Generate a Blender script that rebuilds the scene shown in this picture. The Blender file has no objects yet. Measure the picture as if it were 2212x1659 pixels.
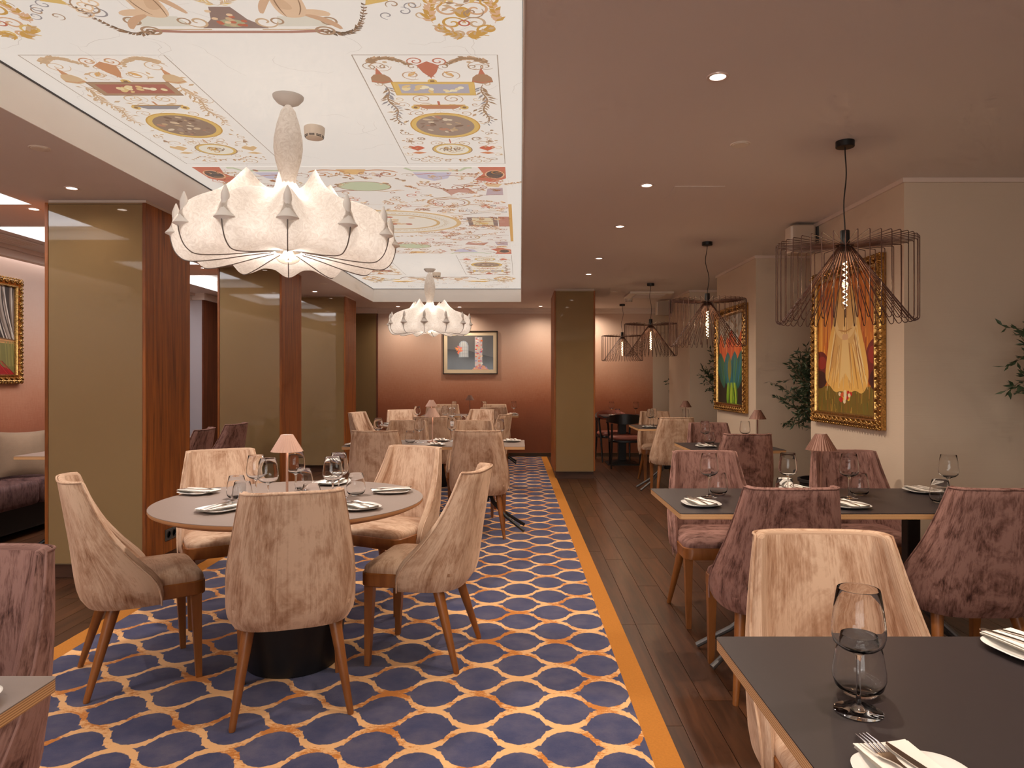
import bpy, math, random
from mathutils import Vector, Matrix

# ------------------------------------------------------------------ camera, world, exposure
F_PX, CAM_H, VPX, VPY = 1520.0, 1.32, 1124.0, 818.0
scn = bpy.context.scene
COL = scn.collection
cam_d = bpy.data.cameras.new('camera'); cam = bpy.data.objects.new('camera', cam_d); COL.objects.link(cam)
cam.location = (0, 0, CAM_H); cam.rotation_euler = (math.radians(90), 0, 0)
cam_d.sensor_width = 36.0; cam_d.sensor_fit = 'HORIZONTAL'; cam_d.lens = 36.0 * F_PX / 2212.0
cam_d.shift_x = -(VPX - 1106.0) / 2212.0
cam_d.shift_y = -(829.5 - VPY) / 2212.0
cam_d.clip_start = 0.05
scn.camera = cam
w = bpy.data.worlds.new('world'); scn.world = w; w.use_nodes = True
w.node_tree.nodes['Background'].inputs[0].default_value = (0.9, 0.78, 0.68, 1)
w.node_tree.nodes['Background'].inputs[1].default_value = 0.02
vs = scn.view_settings
vs.view_transform = 'Standard'; vs.look = 'None'; vs.gamma = 1.0; vs.use_curve_mapping = False
vs.exposure = EXPOSURE = 0.55
try:
    scn.cycles.transparent_max_bounces = 16
    scn.cycles.max_bounces = 8; scn.cycles.transmission_bounces = 8; scn.cycles.diffuse_bounces = 4; scn.cycles.glossy_bounces = 3
    scn.cycles.use_adaptive_sampling = True; scn.cycles.adaptive_threshold = 0.05; scn.cycles.adaptive_min_samples = 12
    scn.cycles.sample_clamp_indirect = 6.0
    scn.cycles.use_denoising = True
except Exception:
    pass

# light levels (watts / radiance) -------------------------------------------------
L_FRESCO = 0.50          # radiance of the backlit printed ceiling
L_CHAND = 6.3           # bulb inside each chandelier cocoon
L_CHDOWN = 40.0          # bare bulb under each cocoon, shining down
L_SPOT = 50.0            # recessed downlights
L_TRAY = 14.0            # cool strips in the trays of the side room
L_WASH = 6.0            # cool strip above the banquette wall
L_BACKWASH = 10.0
L_PEND = 2.2             # filament bulbs
L_LAMP = 0.35            # table lamps
L_FILL = 112.0         # added fill, sent through an unseen window behind the camera
WARM = (1.0, 0.85, 0.70); NEUT = (1.0, 0.94, 0.89); COOL = (0.90, 0.93, 1.0)

H = 2.50                 # ceiling height
ROOM_X0, ROOM_X1, ROOM_Y0, ROOM_Y1 = -4.70, 3.60, -4.0, 11.90
COVE = (-2.25, 0.010, -3.2, 10.77)       # opening of the raised ceiling
FZ = 2.70                # height of the printed ceiling
TRAYS = [(-4.09, -3.30, 3.30, 4.75), (-4.09, -3.30, 5.45, 7.25), (-4.09, -3.30, 8.0, 9.6), (-4.09, -3.30, -1.5, 2.2)]

def area(name, loc, size, size_y, power, color, rot):
    d = bpy.data.lights.new(name, 'AREA'); d.shape = 'RECTANGLE'; d.size = size; d.size_y = size_y
    d.energy = power; d.color = color
    o = bpy.data.objects.new(name, d); COL.objects.link(o); o.location = loc; o.rotation_euler = rot
    return o

def lerp(a, b, t): return a + (b - a) * t
def S(r, g, b):
    def c(x):
        x /= 255.0
        return x / 12.92 if x <= 0.04045 else ((x + 0.055) / 1.055) ** 2.4
    return (c(r), c(g), c(b), 1.0)

# ------------------------------------------------------------------ mesh helpers
class MB:
    def __init__(s): s.v = []; s.f = []; s.m = []; s.uv = None; s.mi = 0; s.xf = None
    def add(s, verts, faces, uvs=None):
        n = len(s.v)
        if s.xf is not None: verts = [tuple(s.xf @ Vector(p)) for p in verts]
        if uvs is not None and s.uv is None: s.uv = [(0, 0)] * n
        s.v += [tuple(p) for p in verts]
        if s.uv is not None: s.uv += list(uvs) if uvs is not None else [(p[0], p[1]) for p in verts]
        s.f += [tuple(i + n for i in f) for f in faces]; s.m += [s.mi] * len(faces)
        return s
    def box(s, x0, x1, y0, y1, z0, z1):
        return s.add([(x0,y0,z0),(x1,y0,z0),(x1,y1,z0),(x0,y1,z0),(x0,y0,z1),(x1,y0,z1),(x1,y1,z1),(x0,y1,z1)],
                     [(0,3,2,1),(4,5,6,7),(0,1,5,4),(1,2,6,5),(2,3,7,6),(3,0,4,7)])
    def bbox(s, x0, x1, y0, y1, z0, z1, b=0.004):
        # box with chamfered edges
        V = []; 
        for (zz, ins) in ((z0, b), (z0 + b, 0), (z1 - b, 0), (z1, b)):
            a0, a1, c0, c1 = x0 + ins, x1 - ins, y0 + ins, y1 - ins
            k = b
            V += [(a0+k,c0,zz),(a1-k,c0,zz),(a1,c0+k,zz),(a1,c1-k,zz),(a1-k,c1,zz),(a0+k,c1,zz),(a0,c1-k,zz),(a0,c0+k,zz)]
        Fc = [tuple(range(7, -1, -1)), tuple(range(24, 32))]
        for l in range(3):
            for i in range(8):
                j = (i + 1) % 8; Fc.append((l*8+i, l*8+j, l*8+8+j, l*8+8+i))
        return s.add(V, Fc)
    def prism(s, poly, z0, z1, ch=0.0):
        n = len(poly); V = []
        cx = sum(p[0] for p in poly) / n; cy = sum(p[1] for p in poly) / n
        def ring(z, ins):
            for (x, y) in poly:
                dx, dy = x - cx, y - cy; l = math.hypot(dx, dy) or 1
                V.append((x - dx / l * ins, y - dy / l * ins, z))
        if ch > 0:
            ring(z0, ch); ring(z0 + ch, 0); ring(z1 - ch, 0); ring(z1, ch); L = 4
        else:
            ring(z0, 0); ring(z1, 0); L = 2
        Fc = [tuple(range(n - 1, -1, -1)), tuple(range((L - 1) * n, L * n))]
        for l in range(L - 1):
            for i in range(n):
                j = (i + 1) % n; Fc.append((l*n+i, l*n+j, (l+1)*n+j, (l+1)*n+i))
        return s.add(V, Fc)
    def lathe(s, prof, n=24, o=(0, 0, 0), close=True):
        V = []; Fc = []
        for (r, z) in prof:
            for i in range(n):
                a = 2 * math.pi * i / n; V.append((o[0] + r * math.cos(a), o[1] + r * math.sin(a), o[2] + z))
        for l in range(len(prof) - 1):
            for i in range(n):
                j = (i + 1) % n; Fc.append((l*n+i, l*n+j, (l+1)*n+j, (l+1)*n+i))
        if close:
            if prof[0][0] > 1e-5: Fc.append(tuple(range(n - 1, -1, -1)))
            if prof[-1][0] > 1e-5: Fc.append(tuple(range((len(prof) - 1) * n, len(prof) * n)))
        return s.add(V, Fc)
    def tube(s, pts, r, n=8, cap=True, up=None):
        P = [Vector(p) for p in pts]; m = len(P); R = r if isinstance(r, (list, tuple)) else [r] * m
        V = []; Fc = []
        t0 = (P[1] - P[0]).normalized()
        ref = Vector(up) if up else (Vector((0, 0, 1)) if abs(t0.z) < 0.9 else Vector((1, 0, 0)))
        nrm = (ref - t0 * ref.dot(t0)).normalized()
        for i in range(m):
            t = (P[min(i + 1, m - 1)] - P[max(i - 1, 0)]).normalized()
            nrm = (nrm - t * nrm.dot(t)); nrm = nrm.normalized() if nrm.length > 1e-6 else t.orthogonal().normalized()
            b = t.cross(nrm)
            for k in range(n):
                a = 2 * math.pi * (k + 0.5) / n
                V.append(tuple(P[i] + (nrm * math.cos(a) + b * math.sin(a)) * R[i]))
        for i in range(m - 1):
            for k in range(n):
                j = (k + 1) % n; Fc.append((i*n+k, i*n+j, (i+1)*n+j, (i+1)*n+k))
        if cap: Fc += [tuple(range(n - 1, -1, -1)), tuple(range((m - 1) * n, m * n))]
        return s.add(V, Fc)
    def grid(s, fn, nu, nv, flip=False, uvf=None, wrap=False):
        V = []; U = []; Fc = []
        for j in range(nv + 1):
            for i in range(nu + (0 if wrap else 1)):
                V.append(fn(i / nu, j / nv)); U.append(uvf(i / nu, j / nv) if uvf else (i / nu, j / nv))
        W = nu if wrap else nu + 1
        for j in range(nv):
            for i in range(nu):
                a, b = j * W + i, j * W + (i + 1) % W; c, d = b + W, a + W
                Fc.append((a, d, c, b) if flip else (a, b, c, d))
        return s.add(V, Fc, U)
    def ball(s, c, rx, ry, rz, n=8, m=6):
        prof = [(math.sin(math.pi * k / m), -math.cos(math.pi * k / m)) for k in range(m + 1)]
        V = [(c[0], c[1], c[2] - rz)]; Fc = []
        for k in range(1, m):
            for i in range(n):
                a = 2 * math.pi * i / n
                V.append((c[0] + rx * prof[k][0] * math.cos(a), c[1] + ry * prof[k][0] * math.sin(a), c[2] + rz * prof[k][1]))
        V.append((c[0], c[1], c[2] + rz)); T = len(V) - 1
        for i in range(n):
            j = (i + 1) % n
            Fc.append((0, 1 + j, 1 + i)); Fc.append((T, 1 + (m - 2) * n + i, 1 + (m - 2) * n + j))
            for k in range(m - 2):
                Fc.append((1 + k*n + i, 1 + k*n + j, 1 + (k+1)*n + j, 1 + (k+1)*n + i))
        return s.add(V, Fc)
    def mesh(s, name, mats, ang=35):
        me = bpy.data.meshes.new(name); me.from_pydata(s.v, [], s.f)
        for m_ in (mats if isinstance(mats, (list, tuple)) else [mats]): me.materials.append(m_)
        if any(s.m): me.polygons.foreach_set('material_index', s.m)
        if s.uv is not None:
            lay = me.uv_layers.new(name='uv')
            for l in me.loops: lay.data[l.index].uv = s.uv[l.vertex_index]
        if ang > 0:
            me.polygons.foreach_set('use_smooth', [True] * len(me.polygons))
            me.set_sharp_from_angle(angle=math.radians(ang))
        me.update(); return me
    def build(s, name, mats, parent=None, ang=35, **tags):
        o = bpy.data.objects.new(name, s.mesh(name, mats, ang)); COL.objects.link(o); o.parent = parent
        for k, v_ in tags.items(): o[k] = v_
        return o

def place(name, me, parent=None, loc=(0, 0, 0), rz=0.0, scale=None):
    o = bpy.data.objects.new(name, me); COL.objects.link(o); o.parent = parent; o.location = loc; o.rotation_euler = (0, 0, rz)
    if scale: o.scale = scale
    return o
def tag(o, label, cat, group=None):
    o['label'] = label; o['category'] = cat
    if group: o['group'] = group
    return o
def thing(name, label, cat, loc=(0, 0, 0), rz=0.0, group=None):
    o = bpy.data.objects.new(name, None); COL.objects.link(o); o.location = loc; o.rotation_euler = (0, 0, rz); o.empty_display_size = 0.1
    return tag(o, label, cat, group)
def struct(o): o['kind'] = 'structure'; return o
def copy_thing(root, loc, rz, label, group=None):
    r = root.copy(); COL.objects.link(r); r.location = loc; r.rotation_euler = (0, 0, rz); r['label'] = label
    if group: r['group'] = group
    for ch in root.children:
        c = ch.copy(); COL.objects.link(c); c.parent = r
        for g in ch.children:
            d = g.copy(); COL.objects.link(d); d.parent = c
    return r
def rrect(x0, x1, y0, y1, r, n=5):
    P = []
    for (cx, cy, a0) in ((x1 - r, y0 + r, -90), (x1 - r, y1 - r, 0), (x0 + r, y1 - r, 90), (x0 + r, y0 + r, 180)):
        for k in range(n + 1):
            a = math.radians(a0 + 90 * k / n); P.append((cx + r * math.cos(a), cy + r * math.sin(a)))
    return P

# ------------------------------------------------------------------ materials
MATS = {}
def nmat(name):
    m = bpy.data.materials.new(name); m.use_nodes = True; MATS[name] = m
    nt = m.node_tree; return m, nt, nt.nodes['Principled BSDF']
def pm(name, col, rough=0.5, metal=0.0, spec=0.5, sheen=0.0, coat=0.0, emit=None, es=0.0, noise=0.0, nscale=(8, 8, 8), bump=0.0, bscale=None, col2=None):
    m, nt, b = nmat(name)
    b.inputs['Base Color'].default_value = col; b.inputs['Roughness'].default_value = rough
    b.inputs['Metallic'].default_value = metal; b.inputs['Specular IOR Level'].default_value = spec
    b.inputs['Coat Weight'].default_value = coat; b.inputs['Coat Roughness'].default_value = 0.05
    if sheen: b.inputs['Sheen Weight'].default_value = sheen; b.inputs['Sheen Roughness'].default_value = 0.4
    if emit: b.inputs['Emission Color'].default_value = emit; b.inputs['Emission Strength'].default_value = es
    if noise or bump:
        N = nt.nodes; Lk = nt.links
        tc = N.new('ShaderNodeTexCoord'); mp = N.new('ShaderNodeMapping'); mp.inputs['Scale'].default_value = nscale
        Lk.new(tc.outputs['Object'], mp.inputs['Vector'])
        tx = N.new('ShaderNodeTexNoise'); tx.inputs['Scale'].default_value = 1.0; tx.inputs['Detail'].default_value = 5
        Lk.new(mp.outputs[0], tx.inputs['Vector'])
        if noise:
            rp = N.new('ShaderNodeValToRGB'); c2 = col2 or tuple(c * (1 - noise) for c in col[:3]) + (1,)
            rp.color_ramp.elements[0].position = 0.3; rp.color_ramp.elements[0].color = c2
            rp.color_ramp.elements[1].position = 0.7; rp.color_ramp.elements[1].color = col
            Lk.new(tx.outputs['Fac'], rp.inputs['Fac']); Lk.new(rp.outputs['Color'], b.inputs['Base Color'])
        if bump:
            bp = N.new('ShaderNodeBump'); bp.inputs['Strength'].default_value = bump; bp.inputs['Distance'].default_value = 0.002
            if bscale:
                mp2 = N.new('ShaderNodeMapping'); mp2.inputs['Scale'].default_value = bscale; Lk.new(tc.outputs['Object'], mp2.inputs['Vector'])
                tx2 = N.new('ShaderNodeTexNoise'); tx2.inputs['Scale'].default_value = 1.0; Lk.new(mp2.outputs[0], tx2.inputs['Vector'])
                Lk.new(tx2.outputs['Fac'], bp.inputs['Height'])
            else: Lk.new(tx.outputs['Fac'], bp.inputs['Height'])
            Lk.new(bp.outputs[0], b.inputs['Normal'])
    return m
def velvet(name, light, dark, deep, contrast=0.8, shift=0.0, grain=(8, 3.6, 1), fleck=0.22):
    m, nt, b = nmat(name); N = nt.nodes; Lk = nt.links
    uv = N.new('ShaderNodeUVMap'); oi = N.new('ShaderNodeObjectInfo')
    mul = N.new('ShaderNodeVectorMath'); mul.operation = 'SCALE'; mul.inputs[0].default_value = (7.3, 3.1, 0); Lk.new(oi.outputs['Random'], mul.inputs['Scale'])
    ad = N.new('ShaderNodeVectorMath'); ad.operation = 'ADD'; Lk.new(uv.outputs[0], ad.inputs[0]); Lk.new(mul.outputs[0], ad.inputs[1])
    def noise(sc, det, dist=0.0, rough=0.55):
        mp = N.new('ShaderNodeMapping'); mp.inputs['Scale'].default_value = sc; Lk.new(ad.outputs[0], mp.inputs['Vector'])
        t = N.new('ShaderNodeTexNoise'); t.inputs['Scale'].default_value = 1; t.inputs['Detail'].default_value = det
        t.inputs['Roughness'].default_value = rough; t.inputs['Distortion'].default_value = dist
        Lk.new(mp.outputs[0], t.inputs['Vector']); return t.outputs['Fac']
    big = noise(grain, 5, 0.6, 0.64)
    rib = noise((240, 1.6, 1), 1)
    fine = noise((70, 22, 1), 3, 0.4, 0.7)
    def ma(op, a, bb):
        n_ = N.new('ShaderNodeMath'); n_.operation = op
        for k, x in ((0, a), (1, bb)):
            if isinstance(x, (int, float)): n_.inputs[k].default_value = x
            else: Lk.new(x, n_.inputs[k])
        return n_.outputs[0]
    s1 = ma('ADD', ma('MULTIPLY', ma('SUBTRACT', big, 0.5), contrast), 0.5 + shift)
    s1 = ma('ADD', s1, ma('MULTIPLY', ma('SUBTRACT', rib, 0.5), 0.20))
    s1 = ma('ADD', s1, ma('MULTIPLY', ma('SUBTRACT', fine, 0.5), fleck))
    rp = N.new('ShaderNodeValToRGB'); e = rp.color_ramp.elements
    e[0].position = 0.30; e[0].color = deep; e[1].position = 0.58; e[1].color = light
    k = e.new(0.42); k.color = dark
    Lk.new(s1, rp.inputs['Fac']); Lk.new(rp.outputs['Color'], b.inputs['Base Color'])
    b.inputs['Roughness'].default_value = 0.75; b.inputs['Specular IOR Level'].default_value = 0.15
    b.inputs['Sheen Weight'].default_value = 0.55; b.inputs['Sheen Roughness'].default_value = 0.35
    b.inputs['Sheen Tint'].default_value = tuple(min(1, c * 1.5) for c in light[:3]) + (1,)
    bp = N.new('ShaderNodeBump'); bp.inputs['Strength'].default_value = 0.35; bp.inputs['Distance'].default_value = 0.0015
    Lk.new(rib, bp.inputs['Height']); Lk.new(bp.outputs[0], b.inputs['Normal'])
    return m
def wood(name, c1, c2, sc, rough=0.4, world=False, rnd=0.0, coat=0.0):
    m, nt, b = nmat(name); N = nt.nodes; Lk = nt.links
    if world:
        g = N.new('ShaderNodeNewGeometry'); src = g.outputs['Position']
    else:
        g = N.new('ShaderNodeTexCoord'); src = g.outputs['Object']
    oi = N.new('ShaderNodeObjectInfo')
    ml = N.new('ShaderNodeVectorMath'); ml.operation = 'SCALE'; ml.inputs[0].default_value = (3.7, 9.1, 5.3); Lk.new(oi.outputs['Random'], ml.inputs['Scale'])
    ad = N.new('ShaderNodeVectorMath'); ad.operation = 'ADD'; Lk.new(src, ad.inputs[0]); Lk.new(ml.outputs[0], ad.inputs[1])
    mp = N.new('ShaderNodeMapping'); mp.inputs['Scale'].default_value = sc; Lk.new(ad.outputs[0], mp.inputs['Vector'])
    t = N.new('ShaderNodeTexNoise'); t.inputs['Scale'].default_value = 1; t.inputs['Detail'].default_value = 7; t.inputs['Roughness'].default_value = 0.62
    t.inputs['Distortion'].default_value = 0.7
    Lk.new(mp.outputs[0], t.inputs['Vector'])
    rp = N.new('ShaderNodeValToRGB'); rp.color_ramp.elements[0].position = 0.32; rp.color_ramp.elements[0].color = c1
    rp.color_ramp.elements[1].position = 0.68; rp.color_ramp.elements[1].color = c2
    Lk.new(t.outputs['Fac'], rp.inputs['Fac'])
    out = rp.outputs['Color']
    if rnd:
        hs = N.new('ShaderNodeHueSaturation'); mr = N.new('ShaderNodeMapRange')
        mr.inputs[3].default_value = 1 - rnd; mr.inputs[4].default_value = 1 + rnd
        Lk.new(oi.outputs['Random'], mr.inputs[0]); Lk.new(mr.outputs[0], hs.inputs['Value']); Lk.new(out, hs.inputs['Color']); out = hs.outputs['Color']
    Lk.new(out, b.inputs['Base Color']); b.inputs['Roughness'].default_value = rough
    b.inputs['Coat Weight'].default_value = coat; b.inputs['Coat Roughness'].default_value = 0.15
    bp = N.new('ShaderNodeBump'); bp.inputs['Strength'].default_value = 0.12; bp.inputs['Distance'].default_value = 0.001
    Lk.new(t.outputs['Fac'], bp.inputs['Height']); Lk.new(bp.outputs[0], b.inputs['Normal'])
    return m
def attr_mat(name, rough=0.6, emit=0.0, coat=0.0):
    m, nt, b = nmat(name); N = nt.nodes; Lk = nt.links
    a = N.new('ShaderNodeAttribute'); a.attribute_name = 'ink'
    b.inputs['Roughness'].default_value = rough
    b.inputs['Coat Weight'].default_value = coat; b.inputs['Coat Roughness'].default_value = 0.08
    if not emit: Lk.new(a.outputs['Color'], b.inputs['Base Color'])
    else:
        dk = N.new('ShaderNodeMix'); dk.data_type = 'RGBA'; dk.blend_type = 'MULTIPLY'; dk.inputs['Factor'].default_value = 1.0; dk.inputs['B'].default_value = (.3, .3, .3, 1)   # film lets most light through
        Lk.new(a.outputs['Color'], dk.inputs['A']); Lk.new(dk.outputs['Result'], b.inputs['Base Color'])
        Lk.new(a.outputs['Color'], b.inputs['Emission Color']); b.inputs['Emission Strength'].default_value = emit
    return m
def glass_mat(name, tint=(0.97, 0.98, 0.98), gloss=0.02):
    m = bpy.data.materials.new(name); m.use_nodes = True; nt = m.node_tree; nt.nodes.clear(); N = nt.nodes; Lk = nt.links
    o = N.new('ShaderNodeOutputMaterial'); mx = N.new('ShaderNodeMixShader'); tr = N.new('ShaderNodeBsdfTransparent'); gl = N.new('ShaderNodeBsdfGlossy')
    tr.inputs[0].default_value = tint + (1,); gl.inputs['Roughness'].default_value = 0.02; gl.inputs[0].default_value = (1, 1, 1, 1)
    fr = N.new('ShaderNodeLayerWeight'); fr.inputs['Blend'].default_value = 0.45
    mp = N.new('ShaderNodeMapRange'); mp.inputs[3].default_value = gloss; mp.inputs[4].default_value = 0.95
    pw = N.new('ShaderNodeMath'); pw.operation = 'POWER'; pw.inputs[1].default_value = 3.5
    Lk.new(fr.outputs['Facing'], pw.inputs[0]); Lk.new(pw.outputs[0], mp.inputs[0]); Lk.new(mp.outputs[0], mx.inputs[0])
    ed = N.new('ShaderNodeMath'); ed.operation = 'POWER'; ed.inputs[1].default_value = 2.5; Lk.new(fr.outputs['Facing'], ed.inputs[0])
    tm = N.new('ShaderNodeMix'); tm.data_type = 'RGBA'; tm.inputs['A'].default_value = tint + (1,); tm.inputs['B'].default_value = (.75, .76, .76, 1); Lk.new(ed.outputs[0], tm.inputs['Factor']); Lk.new(tm.outputs['Result'], tr.inputs[0])
    Lk.new(tr.outputs[0], mx.inputs[1]); Lk.new(gl.outputs[0], mx.inputs[2]); Lk.new(mx.outputs[0], o.inputs[0])
    MATS[name] = m; return m

M_CEIL = pm('ceiling_paint', S(226, 214, 206), 0.85, spec=0.2)
M_CREAM = pm('cream_fascia', S(252, 247, 241), 0.7, spec=0.3)
M_WALL = pm('taupe_wall_fabric', S(212, 192, 170), 0.85, spec=0.2, bump=0.25, nscale=(3, 3, 300), bscale=(3, 3, 500))
M_CROWN = pm('crown_paint', S(222, 202, 188), 0.7, spec=0.3)
M_WHITE = pm('white_paint', S(235, 230, 224), 0.6)
M_DARKLINE = pm('shadow_gap_metal', S(60, 52, 48), 0.5)
M_GLASSPANEL = pm('back_painted_glass', S(140, 114, 78), 0.035, spec=0.55, coat=0.25)
M_COLWOOD = wood('column_veneer', S(106, 52, 8), S(166, 92, 26), (26, 26, 1.6), 0.5)
M_COLWOOD_DARK = wood('dark_veneer', S(80, 38, 22), S(118, 60, 34), (26, 26, 1.6), 0.42)
M_KICK = wood('kick_veneer', S(70, 42, 26), S(98, 60, 38), (3, 3, 20), 0.5)
M_PLANK = wood('stained_plank', S(54, 31, 18), S(90, 55, 34), (26, 2.2, 10), 0.33, world=True, rnd=0.22, coat=0.04)
M_SUBFLOOR = pm('joint_dark', S(34, 22, 16), 0.7)
M_CHAIRWOOD = wood('chair_beech', S(126, 72, 30), S(156, 96, 46), (16, 16, 2.5), 0.38)
M_BEIGE = velvet('champagne_velvet', S(208, 176, 150), S(170, 132, 105), S(130, 90, 66), 0.70, 0.01, (9, 4.5, 1), 0.30)
M_PLUM = velvet('plum_velvet', S(152, 114, 104), S(110, 77, 68), S(52, 30, 28), 0.80, 0.015, (15, 9, 1), 0.50)
M_PLUM_DIM = velvet('dimmed_plum_velvet', S(104, 76, 72), S(74, 50, 48), S(38, 22, 22), 0.8, 0.0, (12, 7, 1), 0.4)  # plum velvet with the side room's dimness put into its colour
M_LAMTOP = pm('grey_laminate', S(51, 42, 43), 0.42, spec=0.35, noise=0.08, nscale=(40, 40, 40))
M_ROUNDTOP = pm('taupe_laminate', S(138, 120, 110), 0.42, noise=0.05, nscale=(40, 40, 40))
M_BLACK = pm('black_metal', S(24, 22, 22), 0.45)
M_GUN = pm('grey_steel_tube', S(110, 106, 104), 0.38, metal=0.7)
M_PORC = pm('white_porcelain', S(242, 238, 232), 0.12, coat=0.4)
M_NAPKIN = pm('white_paper_napkin', S(244, 236, 226), 0.85)
M_STEEL = pm('polished_steel', S(205, 200, 196), 0.12, metal=1.0)
M_COPPER = pm('copper_lacquer', S(190, 150, 130), 0.4, metal=0.25)
M_COPPERD = pm('dark_copper_lacquer', S(122, 82, 66), 0.4, metal=0.25)
M_WIRE = pm('bronze_wire', S(78, 46, 34), 0.45, metal=0.35)
def crystal():
    m = bpy.data.materials.new('clear_crystal'); m.use_nodes = True; nt = m.node_tree; N = nt.nodes; Lk = nt.links; N.clear()
    o = N.new('ShaderNodeOutputMaterial'); mx = N.new('ShaderNodeMixShader'); tr = N.new('ShaderNodeBsdfTransparent'); gl = N.new('ShaderNodeBsdfGlass')
    gl.inputs['IOR'].default_value = 1.27; gl.inputs['Roughness'].default_value = 0.0; mx.inputs[0].default_value = 1.0
    Lk.new(tr.outputs[0], mx.inputs[1]); Lk.new(gl.outputs[0], mx.inputs[2]); Lk.new(mx.outputs[0], o.inputs[0]); return m
M_GLASS = crystal()
M_BULBGLASS = glass_mat('bulb_glass', (0.98, 0.93, 0.86))
M_GOLD = pm('antique_gold', S(214, 166, 96), 0.26, metal=0.9, noise=0.7, nscale=(90, 90, 90))
M_LEAF = pm('olive_leaf', S(70, 88, 56), 0.45, noise=0.45, nscale=(30, 30, 30), col2=S(32, 50, 34))
M_BARK = pm('olive_bark', S(112, 90, 66), 0.9, noise=0.5, nscale=(30, 30, 8), bump=0.5)
M_POT = pm('dark_pot', S(52, 46, 46), 0.5)
M_SOIL = pm('pebble_mulch', S(48, 42, 40), 0.9, noise=0.6, nscale=(60, 60, 60), bump=1.0)
M_PLASTIC = pm('cream_plastic', S(226, 212, 196), 0.5)
M_SOCKET = pm('dark_grey_plastic', S(70, 66, 62), 0.4)
M_BOX = pm('speaker_case', S(180, 160, 140), 0.6)
M_RUST = pm('rust_leather', S(158, 92, 76), 0.55)
M_DARKWOOD = pm('ebonised_wood', S(30, 22, 20), 0.4)
M_LINEN = pm('linen_cushion', S(150, 124, 100), 0.9, noise=0.2, nscale=(9, 9, 9), bump=0.3, bscale=(200, 200, 200), sheen=0.2)
M_SPOTON = pm('downlight_lens', (1, 1, 1, 1), 0.5, emit=(1.0, 0.86, 0.74, 1), es=6.0)
M_SPOTRING = pm('downlight_ring', S(228, 206, 196), 0.3, metal=0.3)
M_LED = pm('led_strip', (1, 1, 1, 1), 0.5, emit=(0.95, 0.95, 1.0, 1), es=5.0)
M_FILA = pm('filament', (1, .8, .5, 1), 0.5, emit=(1.0, 0.74, 0.46, 1), es=14.0)
M_LAMPON = pm('lamp_diffuser', (1, 1, 1, 1), 0.5, emit=(1.0, 0.86, 0.70, 1), es=5.0)

def mat_ply():
    m, nt, b = nmat('plywood_edge'); N = nt.nodes; Lk = nt.links
    tc = N.new('ShaderNodeTexCoord'); sp = N.new('ShaderNodeSeparateXYZ'); Lk.new(tc.outputs['Object'], sp.inputs[0])
    a = N.new('ShaderNodeMath'); a.operation = 'MULTIPLY'; a.inputs[1].default_value = 2 * math.pi / 0.0046; Lk.new(sp.outputs['Z'], a.inputs[0])
    s_ = N.new('ShaderNodeMath'); s_.operation = 'SINE'; Lk.new(a.outputs[0], s_.inputs[0])
    rp = N.new('ShaderNodeValToRGB'); rp.color_ramp.elements[0].position = 0.25; rp.color_ramp.elements[0].color = S(170, 118, 70)
    rp.color_ramp.elements[1].position = 0.6; rp.color_ramp.elements[1].color = S(222, 178, 128)
    mr = N.new('ShaderNodeMapRange'); mr.inputs[1].default_value = -1; Lk.new(s_.outputs[0], mr.inputs[0]); Lk.new(mr.outputs[0], rp.inputs['Fac'])
    Lk.new(rp.outputs['Color'], b.inputs['Base Color']); b.inputs['Roughness'].default_value = 0.5
    return m
M_PLY = mat_ply()
def mat_ombre():
    m, nt, b = nmat('ombre_copper_wallpaper'); N = nt.nodes; Lk = nt.links
    g = N.new('ShaderNodeNewGeometry'); sp = N.new('ShaderNodeSeparateXYZ'); Lk.new(g.outputs['Position'], sp.inputs[0])
    def noise(sc, det):
        mp = N.new('ShaderNodeMapping'); mp.inputs['Scale'].default_value = sc; Lk.new(g.outputs['Position'], mp.inputs['Vector'])
        t = N.new('ShaderNodeTexNoise'); t.inputs['Scale'].default_value = 1; t.inputs['Detail'].default_value = det; Lk.new(mp.outputs[0], t.inputs['Vector']); return t.outputs['Fac']
    n1 = noise((1.6, 1.6, 0.9), 5); n2 = noise((90, 90, 14), 3); n3 = noise((14, 14, 120), 3)
    def ma(op, a, bb):
        n_ = N.new('ShaderNodeMath'); n_.operation = op
        for k, x in ((0, a), (1, bb)):
            if isinstance(x, (int, float)): n_.inputs[k].default_value = x
            else: Lk.new(x, n_.inputs[k])
        return n_.outputs[0]
    z = ma('ADD', ma('DIVIDE', sp.outputs['Z'], 2.5), ma('MULTIPLY', ma('SUBTRACT', n1, 0.5), 0.14))
    z = ma('ADD', z, ma('MULTIPLY', ma('SUBTRACT', n2, 0.5), 0.10)); z = ma('ADD', z, ma('MULTIPLY', ma('SUBTRACT', n3, 0.5), 0.06))
    rp = N.new('ShaderNodeValToRGB'); e = rp.color_ramp.elements
    e[0].position = 0.18; e[0].color = S(140, 76, 44); e[1].position = 0.86; e[1].color = S(214, 184, 164)
    for p, c in ((0.36, S(168, 96, 60)), (0.46, S(190, 126, 92)), (0.58, S(202, 152, 124))):
        k = e.new(p); k.color = c
    Lk.new(z, rp.inputs['Fac']); Lk.new(rp.outputs['Color'], b.inputs['Base Color'])
    b.inputs['Roughness'].default_value = 0.6; b.inputs['Sheen Weight'].default_value = 0.15
    return m
M_OMBRE = mat_ombre()
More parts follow.
